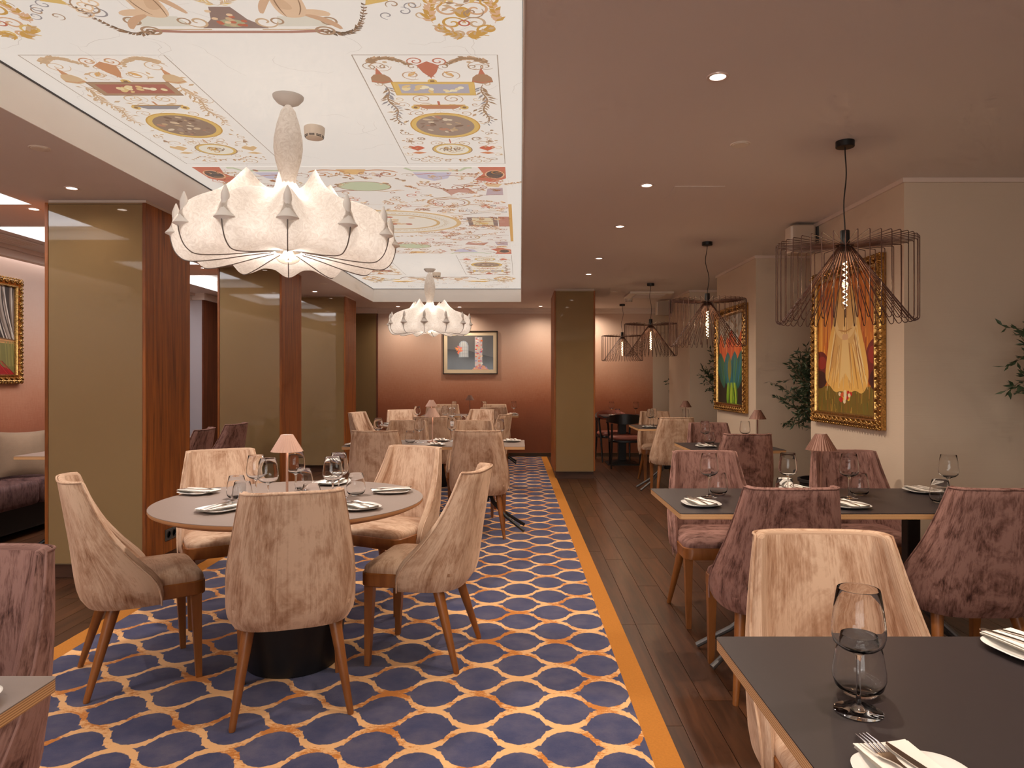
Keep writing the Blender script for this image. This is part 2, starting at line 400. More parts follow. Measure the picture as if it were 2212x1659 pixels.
def mat_carpet():
    m, nt, b = nmat('trellis_carpet'); N = nt.nodes; Lk = nt.links
    g = N.new('ShaderNodeNewGeometry'); sp = N.new('ShaderNodeSeparateXYZ')
    def ma(op, a, bb=None):
        n_ = N.new('ShaderNodeMath'); n_.operation = op
        for k, x in ((0, a), (1, bb)):
            if x is None: continue
            if isinstance(x, (int, float)): n_.inputs[k].default_value = x
            else: Lk.new(x, n_.inputs[k])
        return n_.outputs[0]
    def noise(sc, det, rough=0.5):
        mp = N.new('ShaderNodeMapping'); mp.inputs['Scale'].default_value = sc; Lk.new(g.outputs['Position'], mp.inputs['Vector'])
        t = N.new('ShaderNodeTexNoise'); t.inputs['Scale'].default_value = 1; t.inputs['Detail'].default_value = det; t.inputs['Roughness'].default_value = rough
        Lk.new(mp.outputs[0], t.inputs['Vector']); return t.outputs['Fac']
    Lk.new(g.outputs['Position'], sp.inputs[0])
    X = ma('DIVIDE', ma('ADD', sp.outputs['X'], CARPET_OX), 0.3535); Q = ma('DIVIDE', ma('ADD', sp.outputs['Y'], CARPET_OY), 0.1453)
    fr = ma('FRACT', ma('ADD', X, 100.0)); t = ma('MULTIPLY', ma('ABSOLUTE', ma('SUBTRACT', fr, 0.5)), 2.0)   # 0 at middle .. 1 at tip
    fc = N.new('ShaderNodeFloatCurve'); cv = fc.mapping.curves[0]
    half_c = [(0, 0.94), (0.10, 0.93), (0.20, 0.89), (0.30, 0.83), (0.36, 0.75), (0.375, 0.71), (0.445, 0.69), (0.455, 0.61)]
    pts = half_c + [(0.5, 0.5)] + [(1 - x, 1 - y) for x, y in reversed(half_c)]
    cv.points[0].location = pts[0]; cv.points[1].location = pts[-1]
    for p in pts[1:-1]: cv.points.new(*p)
    for p in cv.points: p.handle_type = 'VECTOR'
    fc.mapping.update(); Lk.new(t, fc.inputs['Value'])
    s = ma('SUBTRACT', fc.outputs[0], 0.5)          # -.5 .. .5
    wob = ma('MULTIPLY', ma('SUBTRACT', noise((60, 60, 1), 3), 0.5), 0.10)
    k0 = ma('FLOOR', Q); par = ma('SUBTRACT', 1.0, ma('MULTIPLY', ma('MODULO', ma('ADD', k0, 1000.0), 2.0), 2.0))
    ps = ma('MULTIPLY', par, s); fq = ma('SUBTRACT', Q, k0)
    d0 = ma('ABSOLUTE', ma('SUBTRACT', fq, ps)); d1 = ma('ABSOLUTE', ma('ADD', ma('SUBTRACT', fq, 1.0), ps))
    d = ma('ADD', ma('MINIMUM', d0, d1), wob)
    mid = ma('SUBTRACT', 1.0, ma('MULTIPLY', ma('ABSOLUTE', ma('SUBTRACT', t, 0.5)), 2.0))   # 1 on the steep part
    half = ma('ADD', 0.108, ma('MULTIPLY', mid, 0.062))
    mk = N.new('ShaderNodeMapRange'); Lk.new(ma('SUBTRACT', d, half), mk.inputs[0]); mk.inputs[1].default_value = -0.012; mk.inputs[2].default_value = 0.012
    mk.inputs[3].default_value = 1; mk.inputs[4].default_value = 0
    r1 = N.new('ShaderNodeValToRGB'); e = r1.color_ramp.elements
    e[0].position = 0.32; e[0].color = S(42, 50, 90); e[1].position = 0.68; e[1].color = S(94, 88, 108)
    k = e.new(0.48); k.color = S(66, 67, 98)
    Lk.new(ma('ADD', ma('MULTIPLY', noise((7, 7, 1), 6, 0.65), 0.75), ma('MULTIPLY', noise((240, 240, 1), 3, 0.7), 0.25)), r1.inputs['Fac'])
    r2 = N.new('ShaderNodeValToRGB'); e = r2.color_ramp.elements
    e[0].position = 0.445; e[0].color = S(196, 118, 38); e[1].position = 0.495; e[1].color = S(234, 180, 122)
    Lk.new(ma('ADD', ma('MULTIPLY', noise((5, 5, 1), 3), 0.6), ma('MULTIPLY', noise((40, 90, 1), 4, 0.8), 0.4)), r2.inputs['Fac'])
    mx = N.new('ShaderNodeMix'); mx.data_type = 'RGBA'; Lk.new(mk.outputs[0], mx.inputs['Factor']); Lk.new(r1.outputs[0], mx.inputs['A']); Lk.new(r2.outputs[0], mx.inputs['B'])
    Lk.new(mx.outputs['Result'], b.inputs['Base Color']); b.inputs['Roughness'].default_value = 0.95; b.inputs['Specular IOR Level'].default_value = 0.1
    b.inputs['Sheen Weight'].default_value = 0.2
    bp = N.new('ShaderNodeBump'); bp.inputs['Strength'].default_value = 0.4; bp.inputs['Distance'].default_value = 0.003
    Lk.new(noise((420, 420, 420), 2), bp.inputs['Height']); Lk.new(bp.outputs[0], b.inputs['Normal'])
    return m
CARPET_OX, CARPET_OY = 0.18, 0.194
M_CARPET = mat_carpet()
M_BORDER = pm('ochre_carpet_border', S(188, 122, 54), 0.95, spec=0.1, noise=0.15, nscale=(120, 120, 120), bump=0.5)
# ------------------------------------------------------------------ structure
def cells(x0, x1, y0, y1, holes):
    xs = sorted({x0, x1, *[h[0] for h in holes], *[h[1] for h in holes]}); ys = sorted({y0, y1, *[h[2] for h in holes], *[h[3] for h in holes]})
    for i in range(len(xs) - 1):
        for j in range(len(ys) - 1):
            cx, cy = (xs[i] + xs[i+1]) / 2, (ys[j] + ys[j+1]) / 2
            if not any(h[0] < cx < h[1] and h[2] < cy < h[3] for h in holes): yield xs[i], xs[i+1], ys[j], ys[j+1]
X0, X1, Y0, Y1 = ROOM_X0, ROOM_X1, ROOM_Y0, ROOM_Y1
mb = MB(); mb.box(X0, X1, Y0, Y1, -0.06, -0.012); floor = struct(mb.build('floor', M_SUBFLOOR, ang=0))
# floorboards, one object each where they show
unit = MB(); unit.bbox(-0.5, 0.5, -0.5, 0.5, -1.0, 0.0, 0.004); plank_me = unit.mesh('plank', M_PLANK, 0)
random.seed(4); PW = 0.131; rest = MB(); nplank = 0
for (xa, xb) in ((0.36, X1), (X0, -2.12)):
    n = int(round((xb - xa) / PW)); pw = (xb - xa) / n
    for i in range(n):
        y = Y0 - random.uniform(0, 1.3)
        while y < Y1:
            L = random.choice((1.1, 1.35, 1.6)); ya, yb = max(y, Y0), min(y + L, Y1); y += L
            if yb - ya < 0.02: continue
            xc = xa + pw * (i + 0.5); yc = (ya + yb) / 2
            near = (0.3 < xc < 2.3 and yb > 1.9 and ya < 11) or (xc < -2.0 and yb > 3.0 and ya < 6.4 and xc > -4.0)
            if near and nplank < 300:
                o = place('plank', plank_me, floor, (xc, yc, 0), 0, (pw - 0.0025, yb - ya - 0.0025, 0.012)); nplank += 1
            else: rest.box(xc - pw / 2 + .0013, xc + pw / 2 - .0013, ya + .001, yb - .001, -0.012, 0)
rest.build('remaining_planks', M_PLANK, floor, ang=0, kind='stuff')

# walls
mb = MB(); mb.box(X0, 2.24, Y1, Y1 + .1, 0, H); wall_back = struct(mb.build('wall_back', M_OMBRE, ang=0))
mb = MB(); mb.box(2.24, X1, Y1, Y1 + .1, 0, H); mb.build('plain_panel', M_WALL, wall_back, ang=0)
mb = MB(); mb.box(X0 - .1, X0, Y0, Y1, 0, H); wall_left = struct(mb.build('wall_left', M_OMBRE, ang=0))
mb = MB(); mb.box(X1, X1 + .1, Y0, Y1, 0, H); struct(mb.build('wall_right', M_WALL, ang=0))
ADDED_WIN = (-3.7, 0.5, .25, 2.30)  # opening for a window added behind the camera to fill the room
mb = MB(); mb.box(X0, ADDED_WIN[0], Y0 - .1, Y0, 0, H); mb.box(ADDED_WIN[1], X1, Y0 - .1, Y0, 0, H); mb.box(ADDED_WIN[0], ADDED_WIN[1], Y0 - .1, Y0, 0, ADDED_WIN[2]); mb.box(ADDED_WIN[0], ADDED_WIN[1], Y0 - .1, Y0, ADDED_WIN[3], H); struct(mb.build('wall_front', M_WALL, ang=0))
mb = MB()
for k in range(5): xx = lerp(ADDED_WIN[0], ADDED_WIN[1], k / 4); mb.box(xx - .03, xx + .03, Y0 - .08, Y0 - .02, ADDED_WIN[2], ADDED_WIN[3])
mb.box(ADDED_WIN[0], ADDED_WIN[1], Y0 - .08, Y0 - .02, ADDED_WIN[2], ADDED_WIN[2] + .06); mb.box(ADDED_WIN[0], ADDED_WIN[1], Y0 - .08, Y0 - .02, ADDED_WIN[3] - .06, ADDED_WIN[3]); added_win = struct(mb.build('added_window_1', M_WHITE, ang=0))
mb = MB(); mb.box(ADDED_WIN[0], ADDED_WIN[1], Y0 - .06, Y0 - .05, ADDED_WIN[2], ADDED_WIN[3]); mb.build('pane', glass_mat('added_window_glass'), added_win, ang=0)
area('fill_light', ((ADDED_WIN[0] + ADDED_WIN[1]) / 2, Y0 - .15, (ADDED_WIN[2] + ADDED_WIN[3]) / 2), ADDED_WIN[1] - ADDED_WIN[0], ADDED_WIN[3] - ADDED_WIN[2], L_FILL, (1.0, .96, .92), (math.radians(90), 0, 0))  # lamp added behind that window, brightens ceiling and camera-facing surfaces
# baseboard on the back wall
mb = MB(); mb.box(-2.40, 2.24, Y1 - .016, Y1, 0.0, 0.058); mb.box(-2.40, 2.24, Y1 - .022, Y1, 0.058, 0.066); mb.box(-2.40, 2.24, Y1 - .022, Y1, 0.0, 0.006)
struct(mb.build('baseboard_back', pm('dark_skirting', S(92, 66, 42), 0.4), ang=0))
# crown mouldings
mb = MB(); mb.box(-2.40, X1, Y1 - .05, Y1, H - .085, H); mb.box(-2.40, X1, Y1 - .075, Y1 - .05, H - .04, H)
mb.box(X0, -2.40, Y1 - .115, Y1, H - .085, H); struct(mb.build('trim_1', M_CROWN, ang=0))
# left wall: soffit box with a slot that washes the wall
mb = MB(); mb.box(X0 + .09, X0 + .17, Y0, Y1, H - .095, H); mb.box(X0 + .17, X0 + .21, Y0, Y1, H - .035, H); struct(mb.build('trim_2', M_CROWN, ang=0))

# ceiling
T = .006
holes = [(h[0] - T, h[1] + T, h[2] - T, h[3] + T) for h in [COVE] + TRAYS]
mb = MB()
for c in cells(X0, X1, Y0, Y1, holes): mb.box(c[0], c[1], c[2], c[3], H, H + .02)
ceiling = struct(mb.build('ceiling', M_CEIL, ang=0))
cx0, cx1, cy0, cy1 = COVE
mb = MB()
mb.box(cx0 - T, cx0, cy0, cy1, H - .004, FZ - .012); mb.box(cx1, cx1 + T, cy0, cy1, H - .004, FZ - .012)
mb.box(cx0 - T, cx1 + T, cy1, cy1 + T, H - .004, FZ - .012); mb.box(cx0 - T, cx1 + T, cy0 - T, cy0, H - .004, FZ - .012)
mb.build('cove_fascia', M_CREAM, ceiling, ang=0)
mb = MB()
mb.box(cx0 - .02, cx0 + .004, cy0, cy1, FZ - .012, FZ - .004); mb.box(cx1 - .002, cx1 + .02, cy0, cy1, FZ - .012, FZ - .004)
mb.box(cx0 - .02, cx1 + .02, cy1 - .004, cy1 + .02, FZ - .012, FZ - .004); mb.build('shadow_gap', M_DARKLINE, ceiling, ang=0)
for (a, b_, c, d) in TRAYS:
    mb = MB(); zt = H + .16
    mb.box(a, b_, c, d, zt, zt + .02)
    mb.box(a - T, a, c, d, H - .004, H + .085); mb.box(b_, b_ + T, c, d, H - .004, H + .085); mb.box(a - T, b_ + T, c - T, c, H - .004, H + .085); mb.box(a - T, b_ + T, d, d + T, H - .004, H + .085)
    mb.box(a - .10, a - .09, c - .1, d + .1, H + .02, zt); mb.box(b_ + .09, b_ + .10, c - .1, d + .1, H + .02, zt); mb.box(a - .1, b_ + .1, c - .1, c - .09, H + .02, zt); mb.box(a - .1, b_ + .1, d + .09, d + .1, H + .02, zt)
    for q in cells(a - .1, b_ + .1, c - .1, d + .1, [(a, b_, c, d)]): mb.box(*q, zt, zt + .02)
    mb.build('tray', M_WHITE, ceiling, ang=0)
    mb = MB()
    mb.box(a - .07, a - .05, c, d, H + .03, H + .045); mb.box(b_ + .05, b_ + .07, c, d, H + .03, H + .045); mb.box(a, b_, c - .07, c - .05, H + .03, H + .045); mb.box(a, b_, d + .05, d + .07, H + .03, H + .045)
    mb.build('led_strip', M_LED, ceiling, ang=0)
    area('tray_light', ((a + b_) / 2, (c + d) / 2, H + .10), b_ - a - .1, d - c - .1, L_TRAY * (d - c) / 1.8, COOL, (0, 0, 0))
area('wall_wash_light', (X0 + .06, 6.3, H - .02), .04, 11.0, L_WASH, COOL, (0, math.radians(8), 0))

# pillars on the right side
PX = 2.259
PIL = [(4.142, 5.470), (6.750, 8.080), (9.380, 10.680)]
for (a, b_) in PIL:
    mb = MB(); mb.box(PX, X1, a, b_, 0, H); p = struct(mb.build('pillar', M_WALL, ang=0))
    mb = MB(); mb.box(PX - .014, X1, a - .014, b_ + .014, H - .026, H); mb.build('crown_trim', M_CROWN, p, ang=0)
mb = MB(); mb.box(PX - .0, X1, Y0, -0.6, 0, H); struct(mb.build('pillar', M_WALL, ang=0))

# columns clad in back-painted glass and veneer
def column(x0, x1, y0, y1, side, socket=False, dark=False):
    root = bpy.data.objects.new('column', None); COL.objects.link(root); struct(root)
    wd = .022; top = H - .022; zb = .105
    mb = MB(); mb.box(x0 + .02, x1 - .02, y0 + .05, y1 - .02, 0, zb); mb.build('kickboard', M_KICK, root, ang=0)
    mb = MB(); mb.box(x0 + wd, x1 - wd, y0 + .012, y1 - .012, zb, top); mb.build('core', M_KICK, root, ang=0)
    mb = MB(); mb.bbox(x0 + wd, x1 - wd, y0, y0 + .011, zb, top - .012, .002); mb.build('glass_panel', M_GLASSPANEL, root, ang=0)
    mb = MB(); mb.box(x0 + wd, x1 - wd, y0 - .003, y0 + .011, zb - .006, zb); mb.box(x0 + wd, x1 - wd, y0 - .002, y0 + .011, top - .012, top); mb.build('edge_profile', pm('bronze_profile', S(150, 128, 96), .35, metal=.5) if 'bronze_profile' not in MATS else MATS['bronze_profile'], root, ang=0)
    for (a, b_) in ((x0, x0 + wd), (x1 - wd, x1)):
        mb = MB(); n = 2; ys = [y0 - .004, y0 + (y1 - y0) * .42, y1]
        mb.bbox(a, b_, y0 - .004, y1, zb, top, .002); mb.build('veneer_side', M_COLWOOD, root, ang=0)
    mb = MB(); mb.box(x0 + .01, x1 - .01, y0 + .02, y1 - .01, top, H); mb.build('top_channel', M_CROWN, root, ang=0)
    if side is not None:
        ys, zs = side
        mb = MB(); mb.bbox(x1, x1 + .008, ys - .078, ys + .078, zs - .04, zs + .04, .003); so = mb.build('socket_plate', M_SOCKET, root, ang=0)
        for d in (-.036, .036):
            mb = MB(); mb.xf = Matrix.Translation((x1 + .008, ys + d, zs)) @ Matrix.Rotation(math.radians(90), 4, 'Y')
            mb.lathe([(.026, 0), (.026, .003), (.021, .003), (.019, -.002), (0.0, -.002)], 20); mb.build('socket_cup', M_BLACK, so)
    return root
COLX0, COLX1 = -3.128, -2.464
column(COLX0, COLX1, 4.63, 5.25, (4.955, .23)); column(COLX0, COLX1, 7.27, 7.92, None); column(COLX0, COLX1, 9.92, 10.55, (10.3, .22))
column(.444, .984, 9.25, 10.2, None)
# glass panel fixed to the back wall, with a veneer edge
mb = MB(); mb.box(X0 + .4, -2.425, Y1 - .05, Y1 - .01, .1, H - .085); wp = struct(mb.build('wall_panel', M_GLASSPANEL, ang=0))
mb = MB(); mb.box(-2.425, -2.405, Y1 - .054, Y1, .0, H - .085); mb.build('veneer_edge', M_COLWOOD_DARK, wp, ang=0)
# column on the banquette wall
mb = MB(); mb.box(X0, -4.41, 9.75, 10.5, 0, H - .09); c5 = struct(mb.build('column', pm('pale_panel', S(176, 168, 170), .5), ang=0))
mb = MB(); mb.box(-4.41, -4.39, 9.745, 10.5, 0, H - .09); mb.build('veneer_side', M_COLWOOD_DARK, c5, ang=0)
mb = MB(); mb.box(X0, -4.36, 9.71, 10.53, H - .09, H); mb.build('crown_trim', M_CROWN, c5, ang=0)

# carpet runner
def edge_x(y): return .580 - .0112 * y
cp = thing('carpet_runner', 'blue carpet runner with gold trellis pattern and ochre border', 'carpet')
CYa, CYb = -1.5, 11.84; BW = .098
mb = MB(); zc = .009
mb.add([(-2.17, CYa, zc), (edge_x(CYa) - BW, CYa, zc), (edge_x(CYb) - BW, CYb - .02, zc), (-2.17, CYb - .02, zc), (-2.17, CYa, 0.001), (edge_x(CYa) - BW, CYa, 0.001), (edge_x(CYb) - BW, CYb - .02, 0.001), (-2.17, CYb - .02, 0.001)],
       [(0,1,2,3),(4,7,6,5),(0,4,5,1),(1,5,6,2),(2,6,7,3),(3,7,4,0)]); mb.build('trellis_field', M_CARPET, cp, ang=0)
def strip(a, b_):
    mb = MB(); P = [a(CYa), b_(CYa), b_(CYb), a(CYb)]; Ys = [CYa, CYa, CYb, CYb]; zt = .0095
    mb.add([(P[i], Ys[i], zt) for i in range(4)] + [(P[i], Ys[i], .001) for i in range(4)], [(0,1,2,3),(4,7,6,5),(0,4,5,1),(1,5,6,2),(2,6,7,3),(3,7,4,0)])
    mb.build('ochre_border', M_BORDER, cp, ang=0)
strip(lambda y: edge_x(y) - BW, edge_x); strip(lambda y: -2.272, lambda y: -2.17)

# ------------------------------------------------------------------ ceiling fittings
ring = MB(); ring.lathe([(.030, -.001), (.031, -.004), (.042, -.005), (.044, -.001), (.044, .0)], 24, close=False); ring_me = ring.mesh('ring', M_SPOTRING)
lens = MB(); lens.lathe([(.0, -.0015), (.031, -.0015)], 24, close=False); lens_me = lens.mesh('lens', M_SPOTON)
def downlight(x, y, where, power=1.0):
    t = thing('downlight', 'lit recessed downlight in the ceiling ' + where, 'downlight', (x, y, H), 0, 'recessed ceiling downlights')
    place('trim_ring', ring_me, t); place('lens', lens_me, t)
    d = bpy.data.lights.new('downlight_beam', 'SPOT'); d.energy = L_SPOT * power; d.color = WARM; d.spot_size = math.radians(156); d.spot_blend = 1.0; d.shadow_soft_size = .03
    o = bpy.data.objects.new('downlight_beam', d); COL.objects.link(o); o.parent = t; o.location = (0, 0, -.012)
R_ = [(2.747, 'nearest the camera over the plank aisle'), (4.29, 'second over the plank aisle, beside the access hatch'), (5.45, 'third over the plank aisle'), (6.9, 'fourth over the plank aisle'), (7.94, 'fifth over the plank aisle')]
for y, wh in R_: downlight(.771, y, wh, 1.15 if y < 7 else .7)
downlight(.771, 1.1, 'over the aisle beside the camera')
for x, y, wh, pw_ in ((-2.776, 4.354, 'in front of the first glass column', .10), (-3.38, 4.89, 'left of the first glass column', 1.0), (-3.37, 7.49, 'seen between first and second glass columns', .6),
                 (-2.776, 6.9, 'behind the large near chandelier', .12), (-2.78, 9.52, 'in front of the third glass column', .12), (-1.0, 11.57, 'close to the copper back wall', .6), (.33, 11.45, 'beside the free glass column at the back wall', .6), (-2.0, 11.5, 'at the left end of the copper back wall', .5), (1.15, 11.55, 'near back wall above the armchairs', .8), (-2.776, 1.8, 'over the seats left of the camera', 1.0), (1.62, 1.4, 'over the nearest grey table', 1.0)): downlight(x, y, wh, pw_)
disc = MB(); disc.lathe([(0, -.006), (.036, -.006), (.04, -.003), (.047, -.004), (.05, 0)], 24, close=False); disc_me = disc.mesh('ceiling_disc', M_PLASTIC)
for x, y, wh in ((1.108, 3.54, 'before the nearest wire pendant'), (-2.46, 3.6, 'left of the painted ceiling'), (1.27, 9.54, 'beside the far air vent'), (-2.44, 8.75, 'above the third glass column')):
    o = place('ceiling_cover_disc', disc_me, None, (x, y, H)); tag(o, 'small unlit round cover disc on ceiling ' + wh, 'ceiling disc', 'unlit ceiling discs')
mb = MB(); mb.bbox(.945, 1.255, 4.31, 4.62, H - .003, H, .001); o = mb.build('access_hatch', M_CEIL, ang=0); tag(o, 'flush square access hatch in the brown ceiling', 'hatch')
# smoke detectors
sd = MB(); sd.lathe([(.052, 0), (.056, -.004), (.056, -.02), (.055, -.022), (.054, -.04), (.046, -.062), (.030, -.066), (0, -.066)], 28, close=False); sd_me = sd.mesh('detector_body', M_PLASTIC)
sg = MB()
for k in range(8): sg.xf = Matrix.Rotation(k * math.pi / 4, 4, 'Z'); sg.box(.0475, .0505, -.014, .014, -.053, -.050); sg.box(.0455, .0485, -.014, .014, -.0595, -.0565)
sg.xf = None; sg_me = sg.mesh('slots', M_DARKLINE, 0)
for x, y, z, wh in ((-1.13, 3.86, FZ, 'on the painted ceiling beside the near chandelier stem'), (-1.09, 9.15, FZ, 'on the painted ceiling behind the far chandelier stem'), (1.58, 10.25, H, 'beside the far air vent')):
    t = thing('smoke_detector', 'cream smoke detector ' + wh, 'detector', (x, y, z), 0, 'smoke detectors'); place('housing', sd_me, t); place('slots', sg_me, t)
# ceiling air unit
t = thing('air_cassette', 'flat square air vent panel on ceiling at the far end', 'air vent', (1.78, 9.8, H))
mb = MB(); mb.bbox(-.30, .30, -.30, .30, -.03, 0, .006); mb.build('frame', M_PLASTIC, t, 0)
mb = MB()
for k in range(9): mb.box(-.2, .2, -.2 + k * .05 - .016, -.2 + k * .05 + .016, -.036, -.03)
mb.build('grille', M_CEIL, t, 0)
t = thing('air_cassette', 'flat air vent panel above the banquette wall', 'air vent', (-4.32, 5.9, H)); mb = MB(); mb.bbox(-.12, .12, -.3, .3, -.01, 0, .003); mb.build('frame', M_CEIL, t, 0)
mb = MB()
for k in range(4): mb.box(-.09 + k * .05, -.06 + k * .05, -.27, .27, -.013, -.01)
mb.build('grille', M_CROWN, t, 0)
# loudspeakers
def speaker(y, where):
    t = thing('loudspeaker', 'cream wall loudspeaker ' + where, 'loudspeaker', (PX, y, 0), 0, 'wall loudspeakers')
    mb = MB(); mb.prism(rrect(-.215, -.03, -.07, .07, .03), H - .235, H - .02, .008); mb.build('case', M_BOX, t)
    mb = MB(); mb.prism(rrect(-.222, -.19, -.062, .062, .012), H - .225, H - .03, .004); mb.build('grille', M_PLASTIC, t)
    mb = MB(); mb.box(-.03, -.012, -.02, .02, H - .2, H - .05); mb.box(-.012, 0, -.035, .035, H - .2, H - .02); mb.build('bracket', M_SOCKET, t, 0)
speaker(5.36, 'high on the pillar behind the nearest wire pendant'); speaker(10.55, 'high on the farthest pillar')
# ------------------------------------------------------------------ chairs
def pl(tab, z):
    for (a, va), (b_, vb) in zip(tab, tab[1:]):
        if z <= b_:
            t = (z - a) / (b_ - a); t = max(0, t); return va + (vb - va) * t
    return tab[-1][1]
def sm(tab, z):
    # smoothed table
    return (pl(tab, z - .03) + 2 * pl(tab, z) + pl(tab, z + .03)) / 4
ZT = .892; ZB = .352
T_W = [(.30, .238), (.36, .250), (.44, .252), (.55, .246), (.70, .220), (.93, .177)]
T_YB = [(.30, -.215), (.36, -.232), (.46, -.250), (.60, -.266), (.93, -.318)]
T_YF = [(.30, .055), (.40, .055), (.46, .035), (.55, -.050), (.65, -.126), (.76, -.184), (.93, -.248)]
def shell_pt(u, z, off):
    w_ = sm(T_W, z) - off; yb = sm(T_YB, z) + off * 1.1; yf = sm(T_YF, z)
    th = u * math.pi / 2; e = .60
    sx = math.copysign(abs(math.sin(th)) ** e, th); cy = abs(math.cos(th)) ** e
    zz = z
    return (w_ * sx, yf + (yb - yf) * cy, zz)
def chair_meshes(fab, key):
    mb = MB(); NU, NV = 40, 16
    ang = [math.copysign((abs(-1 + 2 * i / NU)) ** 1.25, -1 + 2 * i / NU) for i in range(NU + 1)]
    def U(i): return ang[int(round(i * NU))]
    def off(z): return .030 + .016 * math.sin(max(0, min(1, (z - .42) / .45)) * math.pi)
    zo = lambda v: lerp(ZB, ZT - .012, v)
    zi = lambda v: lerp(.40, ZT - .012, v)
    uvf = lambda u, v: (U(u) * .42 + .5, lerp(ZB, ZT, v))
    def outer(u, v):
        z = zo(v); o_ = .018 if v < .01 else (.004 if v < .08 else 0); return shell_pt(U(u), z, o_)
    mb.grid(outer, NU, NV, uvf=uvf); n1 = (NU + 1) * (NV + 1)
    mb.grid(lambda u, v: shell_pt(U(u), zi(v), off(zi(v))), NU, NV, flip=True, uvf=lambda u, v: (U(u) * .42 + 1.7, lerp(.4, ZT, v)))
    # rounded top rim
    k = len(mb.v); m = []
    for i in range(NU + 1):
        p = shell_pt(ang[i], ZT - .012, .012); m.append((p[0], p[1], ZT))
    for i in range(NU + 1):
        p = shell_pt(ang[i], ZT - .012, .026); m.append((p[0], p[1], ZT - .002))
    mb.add(m, [], [(a * .42 + .5, ZT + .01) for a in ang] + [(a * .42 + .5, ZT + .02) for a in ang])
    W = NU + 1; to = W * NV; ti = n1 + W * NV
    for i in range(NU):
        mb.f += [(to + i, to + i + 1, k + i + 1, k + i), (k + i, k + i + 1, k + W + i + 1, k + W + i), (k + W + i, k + W + i + 1, ti + i + 1, ti + i)]; mb.m += [0] * 3
    # wing front rims, rounded a little forward
    for side, i in ((-1, 0), (1, NU)):
        kk = len(mb.v); pts = []; uvs = []
        for j in range(NV + 1):
            po = mb.v[W * j + i]; pi_ = mb.v[n1 + W * j + i]
            pts.append(((po[0] + pi_[0]) / 2, max(po[1], pi_[1]) + .012, (po[2] + pi_[2]) / 2)); uvs.append((side * .47 + .5, po[2]))
        mb.add(pts, [], uvs)
        for j in range(NV):
            a, b_, c, d = W * j + i, W * (j + 1) + i, kk + j, kk + j + 1; e, f = n1 + W * j + i, n1 + W * (j + 1) + i
            mb.f += [(a, b_, d, c), (c, d, f, e)] if side < 0 else [(b_, a, c, d), (d, c, e, f)]; mb.m += [0, 0]
        a, b_, c, d = W * NV + i, kk + NV, n1 + W * NV + i, k + i
        mb.f += [(a, k + i, kk + NV), (k + i, k + W + i, kk + NV), (k + W + i, c, kk + NV)]; mb.m += [0] * 3
    # underside
    for i in range(NU): mb.f.append((i, n1 + i, n1 + i + 1, i + 1)); mb.m.append(0)
    shell = mb.mesh('shell_' + key, fab, 60)
    pp = MB(); path = []
    for j in range(0, NV): path.append(shell_pt(1, zo(j / NV), -.001))
    for i in range(NU, -1, -2): p = shell_pt(ang[i], ZT - .008, .000); path.append((p[0], p[1], ZT - .006))
    for j in range(NV - 1, -1, -1): path.append(shell_pt(-1, zo(j / NV), -.001))
    pp.tube(path, .0038, 6); uvp = [(v[0], v[2]) for v in pp.v]; pp.uv = uvp
    piping = pp.mesh('piping_' + key, fab, 60)
    sb = MB(); poly = rrect(-.222, .222, -.205, .232, .055, 6); n = len(poly)
    rings = [(1.0, .425), (1.005, .437), (.99, .450), (.93, .462), (.80, .472), (.55, .480), (.25, .484)]
    V = []; Fc = []; UVs = []
    for (s_, z) in rings:
        for (x, y) in poly: V.append((x * s_, .013 + (y - .013) * s_, z)); UVs.append((x * s_, y * s_ + 3))
    V.append((0, .013, .485)); UVs.append((0, 3))
    for l in range(len(rings) - 1):
        for i in range(n): j = (i + 1) % n; Fc.append((l*n+i, l*n+j, (l+1)*n+j, (l+1)*n+i))
    for i in range(n): Fc.append(((len(rings)-1)*n+i, (len(rings)-1)*n+(i+1) % n, len(V) - 1))
    sb.add(V, Fc, [(b_, a) for a, b_ in UVs]); seat = sb.mesh('seat_' + key, fab, 60)
    return shell, piping, seat
rl = MB(); _f = rrect(-.228, .228, -.10, .238, .05, 5); _r = rrect(-.228, .228, -.10, .238, .10, 5); rl.prism(_r[:6] + _f[6:18] + _r[18:], .366, .428, .004); RAIL = rl.mesh('seat_rail', M_CHAIRWOOD)
lf = MB(); lf.add([(x, y, 0) for x, y in ((-.012,-.012),(.012,-.012),(.012,.012),(-.012,.012))] + [(x, y - .012, .372) for x, y in ((-.021,-.021),(.021,-.021),(.021,.021),(-.021,.021))], [(3,2,1,0),(4,5,6,7),(0,1,5,4),(1,2,6,5),(2,3,7,6),(3,0,4,7)]); LEG_F = lf.mesh('front_leg', M_CHAIRWOOD, 20)
lb = MB(); lb.tube([(0, 0, 0), (0, .0, .004), (-.056, .105, .362)], [.011, .0125, .026], 14); LEG_R = lb.mesh('rear_leg', M_CHAIRWOOD, 40)
lb = MB(); lb.tube([(0, 0, 0), (0, .0, .004), (.056, .105, .362)], [.011, .0125, .026], 14); LEG_L = lb.mesh('rear_leg', M_CHAIRWOOD, 40)
CH = {'beige': chair_meshes(M_BEIGE, 'beige'), 'plum': chair_meshes(M_PLUM, 'plum')}
CNAME = {'beige': 'beige velvet', 'plum': 'plum velvet'}
protos = {}
